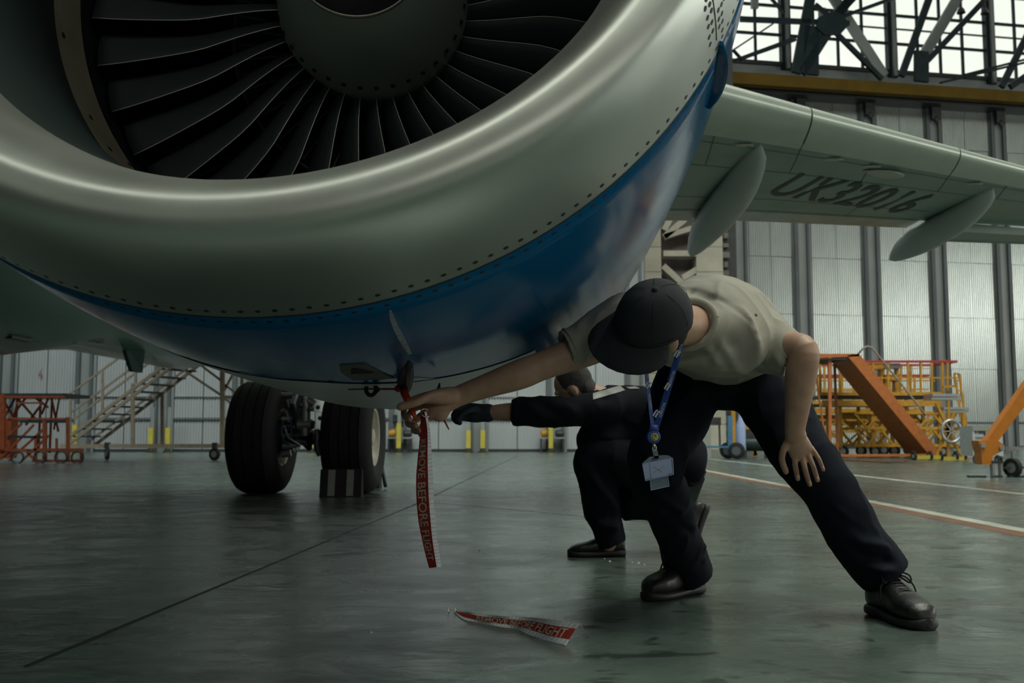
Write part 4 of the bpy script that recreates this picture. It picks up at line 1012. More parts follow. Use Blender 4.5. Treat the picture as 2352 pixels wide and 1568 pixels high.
# ---- white cabinet on castors
Y = 21.2; cb = root('power_cabinet', P(2262, 1062, Y), 'white wheeled power cabinet behind the orange tow bar bracket', 'cabinet')
a, b = P(2236, 1054, Y), P(2302, 978, Y); k = MB(); k.box((a.x, Y, .14), (b.x, Y + .6, b.z)); k.build('body', 'cabinet_white', cb)
k = MB(); k.box((a.x, Y - .012, b.z - .10), (b.x, Y, b.z)); k.build('top_panel', 'cabinet_grey', cb)
for x0, x1, y0, y1, m, n_ in ((2246, 2262, 989, 994, 'dark_steel', 'vent_slot'), (2239, 2243, 989, 994, 'dark_steel', 'vent_slot'), (2240, 2262, 1002, 1005, 'cabinet_grey', 'vent_slot'), (2267, 2284, 992, 998, 'red_rail', 'red_sticker')):
    p, q = P(x0, y1, Y), P(x1, y0, Y); k = MB(); k.box((p.x, Y - .02, p.z), (q.x, Y - .003, q.z)); k.build(n_, m, cb)
k = MB(); k.rev([(0, .03), (.02, .03), (.021, .001)], P(2242, 1022, Y), (0, -1, 0), 12); k.build('knob', 'dark_steel', cb)
k = MB(); p, q = P(2262, 1052, Y), P(2263, 984, Y); k.box((p.x, Y - .01, p.z), (q.x, Y, q.z)); k.build('door_gap', 'dark_steel', cb)
for x, dy in ((2240, 0), (2246, .4), (2290, 0), (2296, .45)): p = P(x, 1050, Y + dy); p.z = 0; castor(cb, p, .07)
# ---- orange tow bar with jack foot
Y = 13.9; tb = root('tow_bar', G(2262, 1094), 'bright orange tow bar arm with jack foot at the right edge', 'tow bar'); O = 'towbar_orange'
k = MB(); q = [P(*p, Y) for p in ((2262, 1018), (2292, 1014), (2480, 766), (2440, 762))]; k.loft([q, [p + V((0, .16, 0)) for p in q]]); k.build('arm', O, tb)
q = [P(2000 + x / 4.61, 780 + y / 4.61, Y - .03) for x, y in ((1142, 1068), (1245, 1064), (1350, 1068), (1418, 1118), (1402, 1172), (1290, 1232), (1286, 1320), (1180, 1322), (1172, 1200), (1146, 1110))]
k = MB(); k.loft([q, [p + V((0, .22, 0)) for p in q]]); k.build('bracket', O, tb)
for x, y, m in ((1186, 1116, 'alu'), (1388, 1145, 'pale_metal')):
    k = MB(); p = P(2000 + x / 4.61, 780 + y / 4.61, Y - .04); (k.obox(p, (.03, 0, 0), (0, .02, 0), (0, 0, .03)) if m == 'alu' else k.rev([(-.02, .035), (.02, .035), (.021, .001)], p, (0, -1, 0), 14)); k.build('pin', m, tb)
f = G(2268, 1094); 
for dx in (-.055, .055): k = MB(); k.obox(V((f.x + dx, Y, .10)), (.014, 0, 0), (0, .04, 0), (0, 0, .09)); k.build('jack_fork', 'pale_metal', tb)
k = MB(); k.obox(V((f.x, Y, .205)), (.075, 0, 0), (0, .05, 0), (0, 0, .018)); k.build('jack_head', 'dark_steel', tb)
for dx in (-.27, 0, .27): k = MB(); k.obox(V((f.x + dx, Y, .012)), (.11 if dx else .06, 0, 0), (0, .05, 0), (0, 0, .012)); k.build('foot_plate', 'dark_steel', tb)
rbar(tb, 'draw_rail', (2308, 1030), (2480, 1030), .05, 'pale_metal', Y + .1)
wheel(tb, V((P(2326, 1077, Y).x, Y, .13)), .13, .085, (.85, .5, 0), 'castor_wheel', 'rubber')
rbar(tb, 'castor_stem', (2328, 1036), (2328, 1056), .05, 'pale_metal', Y); k = MB(); k.obox(V((P(2327, 1077, Y).x, Y, .13)), (.15, 0, 0), (0, .012, 0), (0, 0, .012)); k.build('castor_axle', 'dark_steel', tb)
# ---- cabinet, trolley and compressor seen between the legs
Y = 26.0; gc = root('switch_cabinet', P(1612, 1050, Y), 'plain pale grey steel cabinet seen between the bent worker\'s legs', 'cabinet')
a, b = P(1590, 1048, Y), P(1632, 946, Y); k = MB(); k.box((a.x, Y, 0), (b.x, Y + .5, b.z)); k.build('body', 'cabinet_grey', gc)
k = MB(); k.box((a.x + .03, Y - .012, .08), (b.x - .14, Y, b.z - .06)); k.build('door', 'cabinet_grey', gc)
k = MB(); k.box((a.x - .02, Y - .02, b.z), (b.x + .02, Y + .52, b.z + .03)); k.build('top_plate', 'cabinet_white', gc)
k = MB(); p = P(1606, 990, Y); k.box((p.x, Y - .03, p.z - .02), (p.x + .18, Y - .012, p.z)); k.box((p.x, Y - .03, p.z - .10), (p.x + .18, Y - .012, p.z - .08)); k.build('vent_slot', 'cabinet_white', gc)
Y = 24.8; bt = root('gas_trolley', P(1690, 1045, Y), 'blue hand trolley with two large wheels and an upright bottle', 'trolley')
rbar(bt, 'tow_handle', (1612, 1026), (1690, 1026), .045, 'blue_steel', Y); rbar(bt, 'upright', (1676, 955), (1677, 1032), .11, 'blue_steel', Y + .1)
k = MB(); p = P(1702, 1030, Y + .2); k.rev([(0, .12), (.6, .12), (.75, .06), (.9, .04), (.9, .001)], V((p.x, p.y, .2)), (0, 0, 1), 18); k.build('bottle', 'card_blue', bt, True, 50)
for px, dy in ((1672, .3), (1692, -.1)): c = P(px, 1029, Y + dy); c.z = .2; wheel(bt, c, .2, .08, (.45, 1, 0), 'wheel', 'rubber', 'column_dark')
k = MB(); a, b = P(1632, 976, Y), P(1656, 958, Y); k.box((a.x, Y, a.z), (b.x, Y + .3, b.z)); k.build('tool_tray', 'dark_steel', bt); rbar(bt, 'tray_stem', (1652, 970), (1654, 1034), .04, 'dark_steel', Y + .1)
Y = 26.0; cp = root('compressor', P(1735, 1042, Y), 'low dark green compressor set on the floor behind the bent worker', 'compressor')
k = MB(); p = P(1735, 1024, Y); k.rev([(-.42, .001), (-.42, .1), (-.34, .19), (.34, .19), (.42, .1), (.42, .001)], V((p.x, Y, .36)), (1, 0, 0), 20); k.build('tank', 'green_dark', cp, True, 50)
k = MB(); k.box((p.x - .3, Y - .15, .5), (p.x + .1, Y + .15, .72)); k.build('motor', 'dark_steel', cp)
for dx in (-.3, .3): k = MB(); k.obox(V((p.x + dx, Y, .1)), (.04, 0, 0), (0, .17, 0), (0, 0, .10)); k.build('foot', 'dark_steel', cp)
Y = 27.5; ys = root('guard_frame', P(1690, 1050, Y), 'yellow A-shaped steel frame partly hidden behind the bent worker\'s thigh', 'frame')
rbar(ys, 'leg', (1683, 930), (1688, 1046), .10, 'yellow', Y); rbar(ys, 'leg', (1700, 932), (1735, 1046), .10, 'yellow', Y); rbar(ys, 'leg', (1725, 965), (1735, 1046), .10, 'yellow', Y); rbar(ys, 'top_bar', (1676, 932), (1740, 932), .09, 'yellow', Y)
# ================================================================== PEOPLE
def bumps(folds, base=None, nz=(.004, 6.0), ridge=.007):
    """displacement along the normal: ridges/valleys along 3-D segments plus soft noise"""
    fl = [(V(a), V(b), w_, h) for a, b, w_, h in folds]
    def fn(p, n):
        d = 0.0
        for a, b, w_, h in fl:
            ab = b - a; t = max(0, min(1, (p - a).dot(ab) / ab.length_squared)); q = (p - a - ab * t).length
            if q < w_ * 3: d += 1.5 * h * math.exp(-(q / w_) ** 2) * min(1, 4 * min(t, 1 - t) + .25)
        if nz: d += nz[0] * noise.noise(p * nz[1]) + nz[0] * .5 * noise.noise(p * nz[1] * 2.7) + ridge * ((1 - abs(noise.noise(V((p.x * 9, p.y * 9, p.z * 4.5))) * 1.6)) ** 3 - .4)
        return p + n * d
    return fn
def shoe_parts(person, heel, toe, yawlift, tall, lace=True, m='leather', W_=.052, toe_round=1.0):
    heel, toe = V(heel), V(toe); f = (toe - heel); L_ = f.length; f.normalize(); r_ = f.cross(V((0, 0, 1))).normalized(); u = r_.cross(f)
    def ring(t, w_, z0, z1, n=16, sq=.75):
        c = heel + f * (L_ * t); out = []
        for j in range(n):
            a = 2 * pi * j / n; cx, cz = cos(a), sin(a)
            out.append(c + r_ * (w_ * math.copysign(abs(cx) ** sq, cx)) + u * (lerp(z0, z1, .5) + (z1 - z0) / 2 * math.copysign(abs(cz) ** sq, cz)))
        return out
    prof = [(.00, .55), (.03, .72), (.12, .80), (.30, .78), (.50, .84), (.68, 1.0), (.82, .98), (.92, .80), (.98, .48), (1.0, .18)]
    k = MB(); k.loft([ring(t, W_ * w_ * 1.045, .0, .028 + (.006 if t < .32 else 0) + .006 * max(0, t - .85) / .15, 16, .55) for t, w_ in prof]); sole = k.build('sole', 'sole_rubber', person, True, 50)
    hs = [.070, .082, .094, .100, .086, .068, .060, .052, .040, .032] if not tall else [.088, .108, .124, .128, .112, .092, .084, .074, .058, .040]
    k = MB(); k.loft([ring(t * .985 + .004, W_ * w_ * (1.0 if t > .1 else .95), .018, h, 18, .82) for (t, w_), h in zip(prof, hs)])
    o = fuse(k, 'shoe', m, person, .005, 4, .5)
    if lace:
        for i in range(5):
            t = .36 + .055 * i; z = lerp(hs[3], hs[5], i / 5) + .001; c = heel + f * L_ * t + u * z
            k = MB(); s_ = 1 if i % 2 else -1
            k.tube([c - r_ * .026 - u * .012 - f * .008 * s_, c - r_ * .013 + u * .001, c + r_ * .013 + u * .001, c + r_ * .026 - u * .012 + f * .008 * s_], .0032, 6); k.build('lace', 'lace', o, True)
        c = heel + f * L_ * .37 + u * (hs[3] + .004)
        k = MB()
        for s_ in (1, -1):
            pts = [c, c + r_ * s_ * .02 + u * .012 + f * .012, c + r_ * s_ * .046 + u * .002 + f * .022, c + r_ * s_ * .042 - u * .018 + f * .03, c + r_ * s_ * .015 - u * .0 + f * .012, c]
            k.tube(crom([tuple(p) for p in pts], 4), .003, 6)
            k.tube(crom([tuple(p) for p in (c, c + r_ * s_ * .03 + f * .02 - u * .0, c + r_ * s_ * .055 + f * .03 - u * .03, c + r_ * s_ * .060 + f * .035 - u * .07)], 4), .0028, 6)
        k.build('lace_bow', 'lace', o, True)
        k = MB(); k.loft([[heel + f * L_ * t + r_ * x * W_ + u * (z + dz) for x, z, dz in ((-.55, lerp(hs[4], hs[5], (t - .5) / .18) - .006, 0), (0, lerp(hs[4], hs[5], (t - .5) / .18) + .004, 0), (.55, lerp(hs[4], hs[5], (t - .5) / .18) - .006, 0))] for t in (.60, .63)], False, False); 
        k.build('toe_cap_seam', 'lace', o)
    return o
def head_shape(mb, c, l, f, u, ears=(1, -1)):
    """skull, jaw, nose, brow, lips and ears about centre c (l = person's left, f = facing, u = crown)"""
    mb.ell(c + u * .025 - f * .012, l * .074, f * .092, u * .088, 24, 16)
    mb.ell(c - u * .035 + f * .022, l * .062, f * .066, u * .080, 20, 12)
    mb.ell(c - u * .078 + f * .042, l * .040, f * .040, u * .030, 16, 10)
    limb(mb, [(c + f * .078 + u * .018, .008, .008), (c + f * .098 - u * .010, .011, .011), (c + f * .104 - u * .026, .015, .012)], l, 3, 10)
    for s in (1, -1):
        mb.ell(c + f * .074 + u * .030 + l * s * .028, l * .026, f * .014, u * .010, 12, 8)
        mb.ell(c + f * .068 - u * .022 + l * s * .036, l * .022, f * .020, u * .022, 12, 8)
        if s in ears:
            e = c + l * s * .077 - f * .010 - u * .006
            mb.ell(e, l * .013 + f * -.006, f * .019, u * .033, 14, 10); mb.ell(e - u * .022 + f * .004, l * .008, f * .010, u * .012, 10, 8)
    mb.ell(c + f * .086 - u * .050, l * .024, f * .010, u * .006, 12, 6); mb.ell(c + f * .083 - u * .061, l * .020, f * .010, u * .007, 12, 6)
def eyes(person, c, l, f, u):
    for s in (1, -1):
        k = MB(); k.ell(c + f * .078 + u * .012 + l * s * .031, l * .012, f * .012, u * .012, 14, 10); o = k.build('eye', 'eye_white', person, True)
        k = MB(); k.ell(c + f * .0885 + u * .012 + l * s * .031, l * .005, f * .002, u * .005, 12, 6); k.build('iris', 'dark_paint', o, True)
def finger(mb, pts, r):
    n = len(pts); limb(mb, [(p, r * (1 - .16 * i / (n - 1)), r * (1 - .16 * i / (n - 1)) * .95) for i, p in enumerate(pts)], None, 4, 10)
# ------------------------------------------------------------------ the bent worker in the cap
m1 = root('person', (.80, 3.42, 0), 'bent worker in dark cap and grey shirt reaching under the blue engine cowl', 'person')
pel = P(1662, 842, 3.45); waist = P(1655, 775, 3.30); mid = P(1640, 745, 3.16); che = P(1618, 752, 3.04); shd = P(1606, 765, 2.98); nek = P(1590, 748, 2.92)
Lsh, Lel, Lwr = P(1752, 786, 3.07), P(1846, 804, 2.94), P(1826, 985, 2.99)
Rsh, Rel, Rwr = P(1462, 758, 2.90), P(1250, 838, 2.86), P(1062, 906, 2.86)
Lhip, Lkn, Lan = P(1738, 872, 3.42), P(1872, 1082, 3.22), P(2030, 1330, 3.24)
Rhip, Rkn, Ran = P(1588, 872, 3.46), P(1508, 1078, 3.38), P(1580, 1300, 3.68)
SIDE = (Lsh - Rsh).normalized()
hc = P(1498, 748, 2.73)
hu = V((-.10, -.82, .56)).normalized(); hf = V((-.88, -.22, -.42)); hf = (hf - hu * hf.dot(hu)).normalized(); hl = hu.cross(hf)
if True:
    mb = MB()
    limb(mb, [(pel, .13, .09), (waist, .12, .085), (mid, .13, .09), (che, .14, .09), (shd, .12, .075), (nek, .065, .06)], SIDE)
    limb(mb, [(nek, .062, .060), (lerp(nek, hc, .5), .058, .058), (hc - hu * .03, .055, .055)], SIDE)
    head_shape(mb, hc, hl, hf, hu)
    limb(mb, [(shd, .07, .06), (Rsh, .055, .055), (lerp(Rsh, Rel, .55), .050, .046), (Rel, .041, .039), (lerp(Rel, Rwr, .3) + V((0, -.004, -.002)), .0425, .040), (lerp(Rel, Rwr, .72), .034, .032), (Rwr, .030, .025), (P(1030, 920, 2.86), .030, .025)], V((0, .3, 1)))
    limb(mb, [(shd, .07, .06), (Lsh, .060, .055), (lerp(Lsh, Lel, .6), .050, .048), (Lel, .043, .041), (lerp(Lel, Lwr, .3), .046, .043), (lerp(Lel, Lwr, .75), .036, .033), (Lwr, .031, .024), (P(1828, 1003, 3.0), .033, .022)], V((1, .2, 0)))
    # slim legs inside the trousers
    limb(mb, [(pel, .08, .07), (Lhip, .075, .075), (Lkn, .055, .055), (Lan, .04, .04), (Lan - V((-.01, .02, .05)), .035, .035)])
    limb(mb, [(pel, .08, .07), (Rhip, .075, .075), (Rkn, .055, .055), (Ran, .04, .04), (Ran - V((0, 0, .04)), .035, .035)])
    # left hand resting on the knee, back of the hand towards us
    hy = 3.03
    limb(mb, [(P(1826, 998, 3.0), .030, .019), (P(1832, 1018, 3.012), .035, .019), (P(1842, 1038, 3.024), .037, .014)], V((1, .1, .18)))
    for pts, r in ((((1826, 1038), (1826, 1064), (1829, 1083), (1832, 1100)), .0096), (((1840, 1040), (1848, 1072), (1854, 1095), (1860, 1113)), .0099), (((1853, 1036), (1866, 1066), (1873, 1086), (1878, 1103)), .0093), (((1864, 1028), (1879, 1051), (1886, 1066), (1891, 1079)), .0082)):
        finger(mb, [P(x, y, hy + .010 * i - (.012 if i == 1 else 0)) for i, (x, y) in enumerate(pts)], r)
    finger(mb, [P(1814, 1006, 3.005), P(1800, 1032, 3.01), P(1796, 1056, 3.025), P(1805, 1083, 3.045)], .0118)
    # right hand: thumb on top, fingers wrapped round the red tool from behind
    limb(mb, [(P(1040, 916, 2.86), .030, .024), (P(1012, 926, 2.86), .036, .025), (P(984, 936, 2.868), .040, .020)], V((0, .35, 1)))
    finger(mb, [P(1022, 903, 2.825), P(990, 908, 2.80), P(955, 924, 2.785), P(920, 934, 2.785)], .0148)
    limb(mb, [(P(1040, 908, 2.845), .026, .022), (P(1014, 910, 2.825), .024, .020), (P(988, 912, 2.81), .018, .017), (P(972, 916, 2.80), .0145, .014)], V((0, .3, 1)))
    for a in (((985, 905, 2.895), (938, 922, 2.895), (927, 952, 2.855), (942, 963, 2.800)), ((985, 924, 2.90), (944, 944, 2.905), (936, 972, 2.865), (956, 978, 2.806)), ((988, 940, 2.90), (956, 962, 2.90), (950, 988, 2.87), (967, 990, 2.815)), ((994, 950, 2.895), (970, 975, 2.89), (966, 998, 2.868), (979, 998, 2.826))):
        finger(mb, [P(*q) for q in a], .0102 if a[0][1] < 950 else .0088)
    mb.ell(P(1013, 945, 2.855), (.026, 0, .012), (0, .018, 0), (-.006, 0, .026), 14, 10)
    body = fuse(mb, 'body', 'skin', m1, .0032, 8, .5)
    eyes(m1, hc, hl, hf, hu)
# nails on the resting hand
k = MB()
for x, y, Y, r in ((1832, 1098, 3.046, .005), (1860, 1111, 3.048, .0053), (1878, 1101, 3.049, .0048), (1891, 1077, 3.052, .0042)):
    k.ell(P(x, y - 2, Y - .009), (r, 0, 0), (0, .002, 0), (0, 0, r * 1.3), 10, 6)
k.build('fingernails', 'card_skin' if 'card_skin' in M else 'skin', m1, True)
# shirt
cuffR = P(1297, 803, 2.865); cuffL = P(1820, 816, 3.005)
if True:
    mb = MB()
    limb(mb, [(P(1668, 800, 3.50), .185, .135), (P(1660, 790, 3.40), .19, .145), (waist, .19, .145), (mid, .195, .150), (che + V((.01, 0, -.005)), .195, .140), (shd, .18, .115), (lerp(shd, nek, .6), .12, .085), (nek + V((-.015, -.02, 0)), .085, .070)], SIDE, flat=(True, True))
    limb(mb, [(che, .11, .11), (P(1470, 742, 2.93), .098, .098), (P(1400, 762, 2.89), .080, .078), (P(1345, 784, 2.875), .066, .062), (cuffR, .056, .053)], V((0, .2, 1)), flat=(False, True))
    limb(mb, [(che, .11, .10), (P(1735, 772, 3.10), .10, .10), (P(1772, 797, 3.035), .086, .082), (cuffL, .070, .064)], V((0, 0, 1)), flat=(False, True))
    # soft belly of cloth hanging between the sleeves
    mb.ell(P(1680, 806, 3.12), SIDE * .16, V((0, .15, 0)), V((0, 0, .085)), 20, 12)
    aR = (cuffR - P(1345, 784, 2.875)).normalized(); aL = (cuffL - P(1772, 797, 3.035)).normalized()
    T_ = lambda a, b, w_, h: (P(*a), P(*b), w_, h)
    folds = [T_((1560, 690, 2.92), (1640, 650, 3.12), .012, .008), T_((1580, 705, 2.92), (1690, 690, 3.1), .014, -.007), T_((1600, 660, 3.0), (1700, 730, 3.12), .013, .008), T_((1690, 690, 3.1), (1760, 740, 3.1), .014, .009),
             T_((1735, 710, 3.05), (1725, 850, 3.0), .014, .010), T_((1750, 720, 3.03), (1745, 850, 2.99), .014, -.010), T_((1600, 740, 2.88), (1735, 800, 2.97), .006, -.005), T_((1640, 770, 2.88), (1700, 850, 2.95), .014, .008),
             T_((1665, 775, 2.9), (1730, 840, 2.96), .013, -.008), T_((1620, 790, 2.88), (1660, 850, 2.93), .013, .007), T_((1755, 760, 3.0), (1800, 850, 2.95), .013, .007), T_((1560, 680, 2.92), (1650, 640, 3.1), .010, -.006),
             T_((1450, 690, 2.84), (1500, 660, 2.9), .012, .006), T_((1330, 740, 2.84), (1345, 830, 2.84), .012, .007), T_((1350, 735, 2.84), (1366, 835, 2.84), .011, -.007), T_((1375, 720, 2.84), (1390, 835, 2.84), .012, .007), T_((1310, 770, 2.83), (1322, 830, 2.83), .008, -.004)]
    f0 = bumps(folds, None, (.006, 7.0))
    def shirt_fn(p, n):
        for c, a, r in ((cuffR, aR, .050), (cuffL, aL, .060)):
            d = p - c; ax = d.dot(a); rad = (d - a * ax).length
            if -.02 < ax < .03 and rad < r: return p - a * (.05 * min(1, (r - rad) / .012))
        d = p - (nek + V((-.015, -.02, 0))); a = (nek - shd).normalized(); ax = d.dot(a); rad = (d - a * ax).length
        if -.02 < ax < .04 and rad < .062: return p - a * (.05 * min(1, (.062 - rad) / .015))
        return f0(p, n)
    shirt = fuse(mb, 'shirt', 'shirt', m1, .0065, 6, .5, shirt_fn)
    # ribbed collar, sleeve hems, shoulder seam
    ca = (nek - shd).normalized(); cs_ = (SIDE - ca * SIDE.dot(ca)).normalized(); cn = ca.cross(cs_); cc = nek + V((-.015, -.02, 0))
    k = MB(); k.tube([cc + cs_ * cos(t) * .080 + cn * sin(t) * .070 + ca * .004 for t in [2 * pi * i / 40 for i in range(41)]], (.0075, .012), 8, False, ca); k.build('collar', 'shirt', shirt, True)
    def hem(c, a, ra, rb, side):
        x = (side - a * side.dot(a)).normalized(); y = a.cross(x)
        k = MB(); k.tube([c - a * .018 + x * cos(t) * ra + y * sin(t) * rb for t in [2 * pi * i / 40 for i in range(41)]], .0022, 6, False); k.build('sleeve_hem', 'shirt', shirt, True)
    hem(cuffR, aR, .0565, .054, V((0, .2, 1))); hem(cuffL, aL, .0705, .065, V((0, 0, 1)))
# stains on the shirt
k = MB()
dgb = bpy.context.evaluated_depsgraph_get()
# trousers
cufL, cufR = P(2036, 1326, 3.24), P(1590, 1326, 3.69)
if True:
    mb = MB()
    limb(mb, [(P(1668, 792, 3.50), .165, .125), (pel, .175, .13), (lerp(pel, lerp(Lhip, Rhip, .5), .9), .16, .11)], SIDE)
    limb(mb, [(lerp(pel, Lhip, .6), .11, .11), (Lhip, .115, .11), (lerp(Lhip, Lkn, .5), .108, .10), (Lkn, .092, .085), (lerp(Lkn, Lan, .45), .088, .082), (lerp(Lkn, Lan, .82) + V((.005, 0, 0)), .086, .082), (cufL, .078, .075)], V((1, 0, .6)), flat=(False, True))
    limb(mb, [(lerp(pel, Rhip, .6), .11, .11), (Rhip, .115, .11), (lerp(Rhip, Rkn, .5), .106, .105), (Rkn, .094, .095), (lerp(Rkn, Ran, .42), .080, .085), (lerp(Rkn, Ran, .85), .078, .082), (cufR, .080, .082)], V((1, 0, .3)), flat=(False, True))
    folds = [T_((1830, 1090, 3.1), (1960, 1200, 3.14), .013, .008), T_((1850, 1130, 3.1), (1990, 1230, 3.14), .013, -.009), T_((1870, 1110, 3.1), (1945, 1150, 3.12), .010, .008), T_((1960, 1240, 3.15), (2060, 1260, 3.16), .014, .013), T_((1950, 1275, 3.15), (2062, 1290, 3.16), .013, -.012), T_((1965, 1300, 3.15), (2060, 1310, 3.16), .010, .010), T_((2010, 1205, 3.15), (2055, 1250, 3.15), .012, .012),
             T_((1910, 980, 3.1), (1900, 1080, 3.1), .013, .010), T_((1880, 950, 3.15), (1930, 1060, 3.1), .013, -.009),
             T_((1460, 1050, 3.28), (1550, 1040, 3.3), .014, .008), T_((1500, 1120, 3.3), (1570, 1180, 3.4), .012, .008), T_((1510, 1150, 3.35), (1590, 1230, 3.5), .013, -.009), T_((1520, 1270, 3.55), (1625, 1255, 3.6), .013, .012), T_((1515, 1245, 3.55), (1620, 1225, 3.6), .013, -.010), T_((1525, 1290, 3.58), (1625, 1285, 3.6), .010, .010), T_((1500, 1160, 3.35), (1600, 1215, 3.5), .012, .009), T_((1560, 900, 3.3), (1480, 1000, 3.28), .016, .006)]
    trousers = fuse(mb, 'trousers', 'trouser', m1, .0075, 5, .5, bumps(folds, None, (.008, 6.0)))
shoe_parts(m1, (.672, 3.745, 0), (.452, 3.535, 0), 0, True)
shoe_parts(m1, (1.148, 3.305, 0), (1.198, 3.005, 0), 0, True, W_=.056)
for an, h in ((Ran, V((.0, .02, -.05))), (Lan, V((0, .0, -.04)))):
    k = MB(); k.tube([an + V((0, .01, .02)), an + h], [.048, .046], 14); k.build('sock', 'lace', m1, True)
# hair at the nape and side
k = MB()
for i in range(15):
    rings_ = None
k.ell(hc + hu * .012 - hf * .022, hl * .078, hf * .088, hu * .080, 24, 14); k.ell(hc - hu * .022 - hf * .040, hl * .074, hf * .058, hu * .058, 20, 12); k.build('hair', 'hair_dark', m1, True)
# baseball cap
if True:
    k = MB(); rings_ = []; n = 36
    for i in range(15):
        a = pi / 2 * i / 14.001; rr, zz = cos(a) ** .80, sin(a)
        rings_.append([hc + hu * (.022 + .118 * zz) - hf * .008 + hl * (.092 * rr * cos(t)) + hf * (.110 * rr * sin(t) + .004) + (hu * -.014 * (1 - zz) * max(0, -sin(t))) for t in [2 * pi * j / n for j in range(n)]])
    # thickness: outer then inner shell
    inn = [[lerp(p, hc + hu * .03, .03) for p in r] for r in rings_]
    k.loft(inn[::-1] + rings_, False); 
    me = k.mesh('cap')
    for v in me.vertices: v.co += (v.co - hc).normalized() * (.003 * noise.noise(v.co * 16) )
    cap = obj('cap', me, 'cap_cloth', m1, True)
    k = MB(); k.ell(hc + hu * .1405 - hf * .008, hl * .0085, hf * .0085, hu * .0055, 14, 8); k.build('cap_button', 'cap_cloth', cap, True)
    k = MB(); rg = []
    for i in range(17):                                # brim: curved visor from ear to ear
        t = lerp(-1.5, 1.5, i / 16); inn_ = hc + hu * .020 + hl * (.092 * sin(t)) + hf * (.106 * cos(t) + .0)
        ext = .078 * max(.03, cos(t)) ** .62; drop = -.030 * (sin(t) ** 2) - .012
        rg.append([inn_ + (hf * cos(t * .6) + hl * sin(t * .6)) * ext * s + hu * (drop * s - .010 * s) + hu * z for s, z in ((-.12, .0025), (0, .0025), (.35, .0035), (.7, .002), (1, -.001), (1, -.004), (.5, -.003), (-.12, -.003))])
    k.loft(rg); brim = k.build('brim', 'cap_cloth', cap, True, 60)
    k = MB()
    for i in range(6):
        t = pi / 6 + 2 * pi * i / 6
        k.tube([hc + hu * (.022 + .118 * sin(a) + .0008) - hf * .008 + hl * (.0925 * cos(a) ** .8 * cos(t)) + hf * (.1105 * cos(a) ** .8 * sin(t) + .004) for a in [pi / 2 * j / 12.2 for j in range(1, 12)]], .0006, 6)
    k.build('cap_seams', 'cap_cloth', cap, True)
    k = MB(); k.tube([hc + hu * .0345 - hf * .008 + hl * (.0935 * cos(t)) + hf * (.112 * sin(t) + .004) for t in [pi * 1.05 * j / 24 - .08 for j in range(25)]], .0011, 6); k.build('cap_seams', 'cap_cloth', cap, True)
# ------------------------------------------------------------------ lanyard with badges
def strap(pts, w_, th, wd, name, m, parent, twist=None):
    k = MB(); rings_ = []
    pts = crom([tuple(p) for p in pts], 5)
    for i, p in enumerate(pts):
        p = V(p); t = (V(pts[min(i + 1, len(pts) - 1)]) - V(pts[max(i - 1, 0)])).normalized()
        s_ = V(wd) if twist is None else lerp(V(wd), V(twist), i / (len(pts) - 1)); s_ = (s_ - t * s_.dot(t)).normalized(); n_ = t.cross(s_)
        rings_.append([p + s_ * w_ / 2 + n_ * th / 2, p + s_ * w_ / 2 - n_ * th / 2, p - s_ * w_ / 2 - n_ * th / 2, p - s_ * w_ / 2 + n_ * th / 2])
    k.loft(rings_); return k.build(name, m, parent), pts
YL = 2.74
ly = root('lanyard', P(1501, 1000, YL), 'blue printed lanyard with two clear badge holders hanging from the bent worker\'s neck', 'lanyard')
sR, pR = strap([P(1576, 715, 2.80), P(1568, 750, 2.765), P(1561, 800, 2.75), P(1545, 858, YL), P(1522, 935, YL), P(1506, 982, YL)], .0165, .0012, (1, -.35, .3), 'strap', 'lanyard_blue', ly)
sL, pL = strap([P(1470, 800, 2.80), P(1482, 838, YL + .02), P(1488, 890, YL + .01), P(1495, 945, YL), P(1500, 984, YL)], .0125, .0012, (1, .5, 0), 'strap', 'lanyard_blue', ly)
def on_path(p0, p1, w_, off=-.0016):
    p0, p1 = V(p0), V(p1); d = p1 - p0; s_ = V((d.z, 0, -d.x)).normalized()
    return lambda tx, ty: p0 + d * tx + s_ * (ty - .5) * w_ + V((0, off, 0))
for a, b, w_, tx in (((1566, 790), (1557, 817), .007, 'UZBEKISTAN'), ((1548, 852), (1536, 888), .0075, 'UZBEKISTAN'), ((1526, 925), (1515, 958), .0075, 'UZBEKISTAN')):
    mapped_text(tx, on_path(P(*b, YL), P(*a, YL), -w_, -.003), 'strap_print', 'print_white', ly)
for a, b in (((1491, 905), (1495, 938)), ((1483, 842), (1487, 868))): mapped_text('UZBEKISTAN', on_path(P(*b, YL), P(*a, YL), -.006, -.003), 'strap_print', 'print_white', ly)
for x, y in ((1555, 815), (1533, 890), (1507, 952), (1488, 886)):
    k = MB()
    for dx, dy in ((-4, -3), (1, 0)):
        k.bar(P(x + dx - 3, y + dy + 6, YL - .002), P(x + dx + 4, y + dy - 6, YL - .002), .004, .001, up=V((0, 1, 0))); k.bar(P(x + dx + 3, y + dy - 6, YL - .002), P(x + dx + 8, y + dy - 7, YL - .002), .004, .001, up=V((0, 1, 0)))
    k.build('strap_emblem', 'print_white', ly)
k = MB(); k.tube([P(1503, 975, YL), P(1501, 992, YL)], [(.012, .004), (.014, .005)], 10, True, (1, 0, 0)); k.build('strap_joint', 'lanyard_blue', ly, True)
k = MB(); k.rev([(-.005, .001), (-.005, .016), (0, .019), (.005, .016), (.005, .001)], P(1501, 1003, YL), (0, -1, 0), 24); reel = k.build('reel', 'lanyard_blue', ly, True, 40)
k = MB(); k.rev([(.0052, .0105), (.0065, .010), (.0066, .001)], P(1503, 1003, YL), (0, -1, 0), 20); k.build('reel_disc', 'yellow_disc', reel)
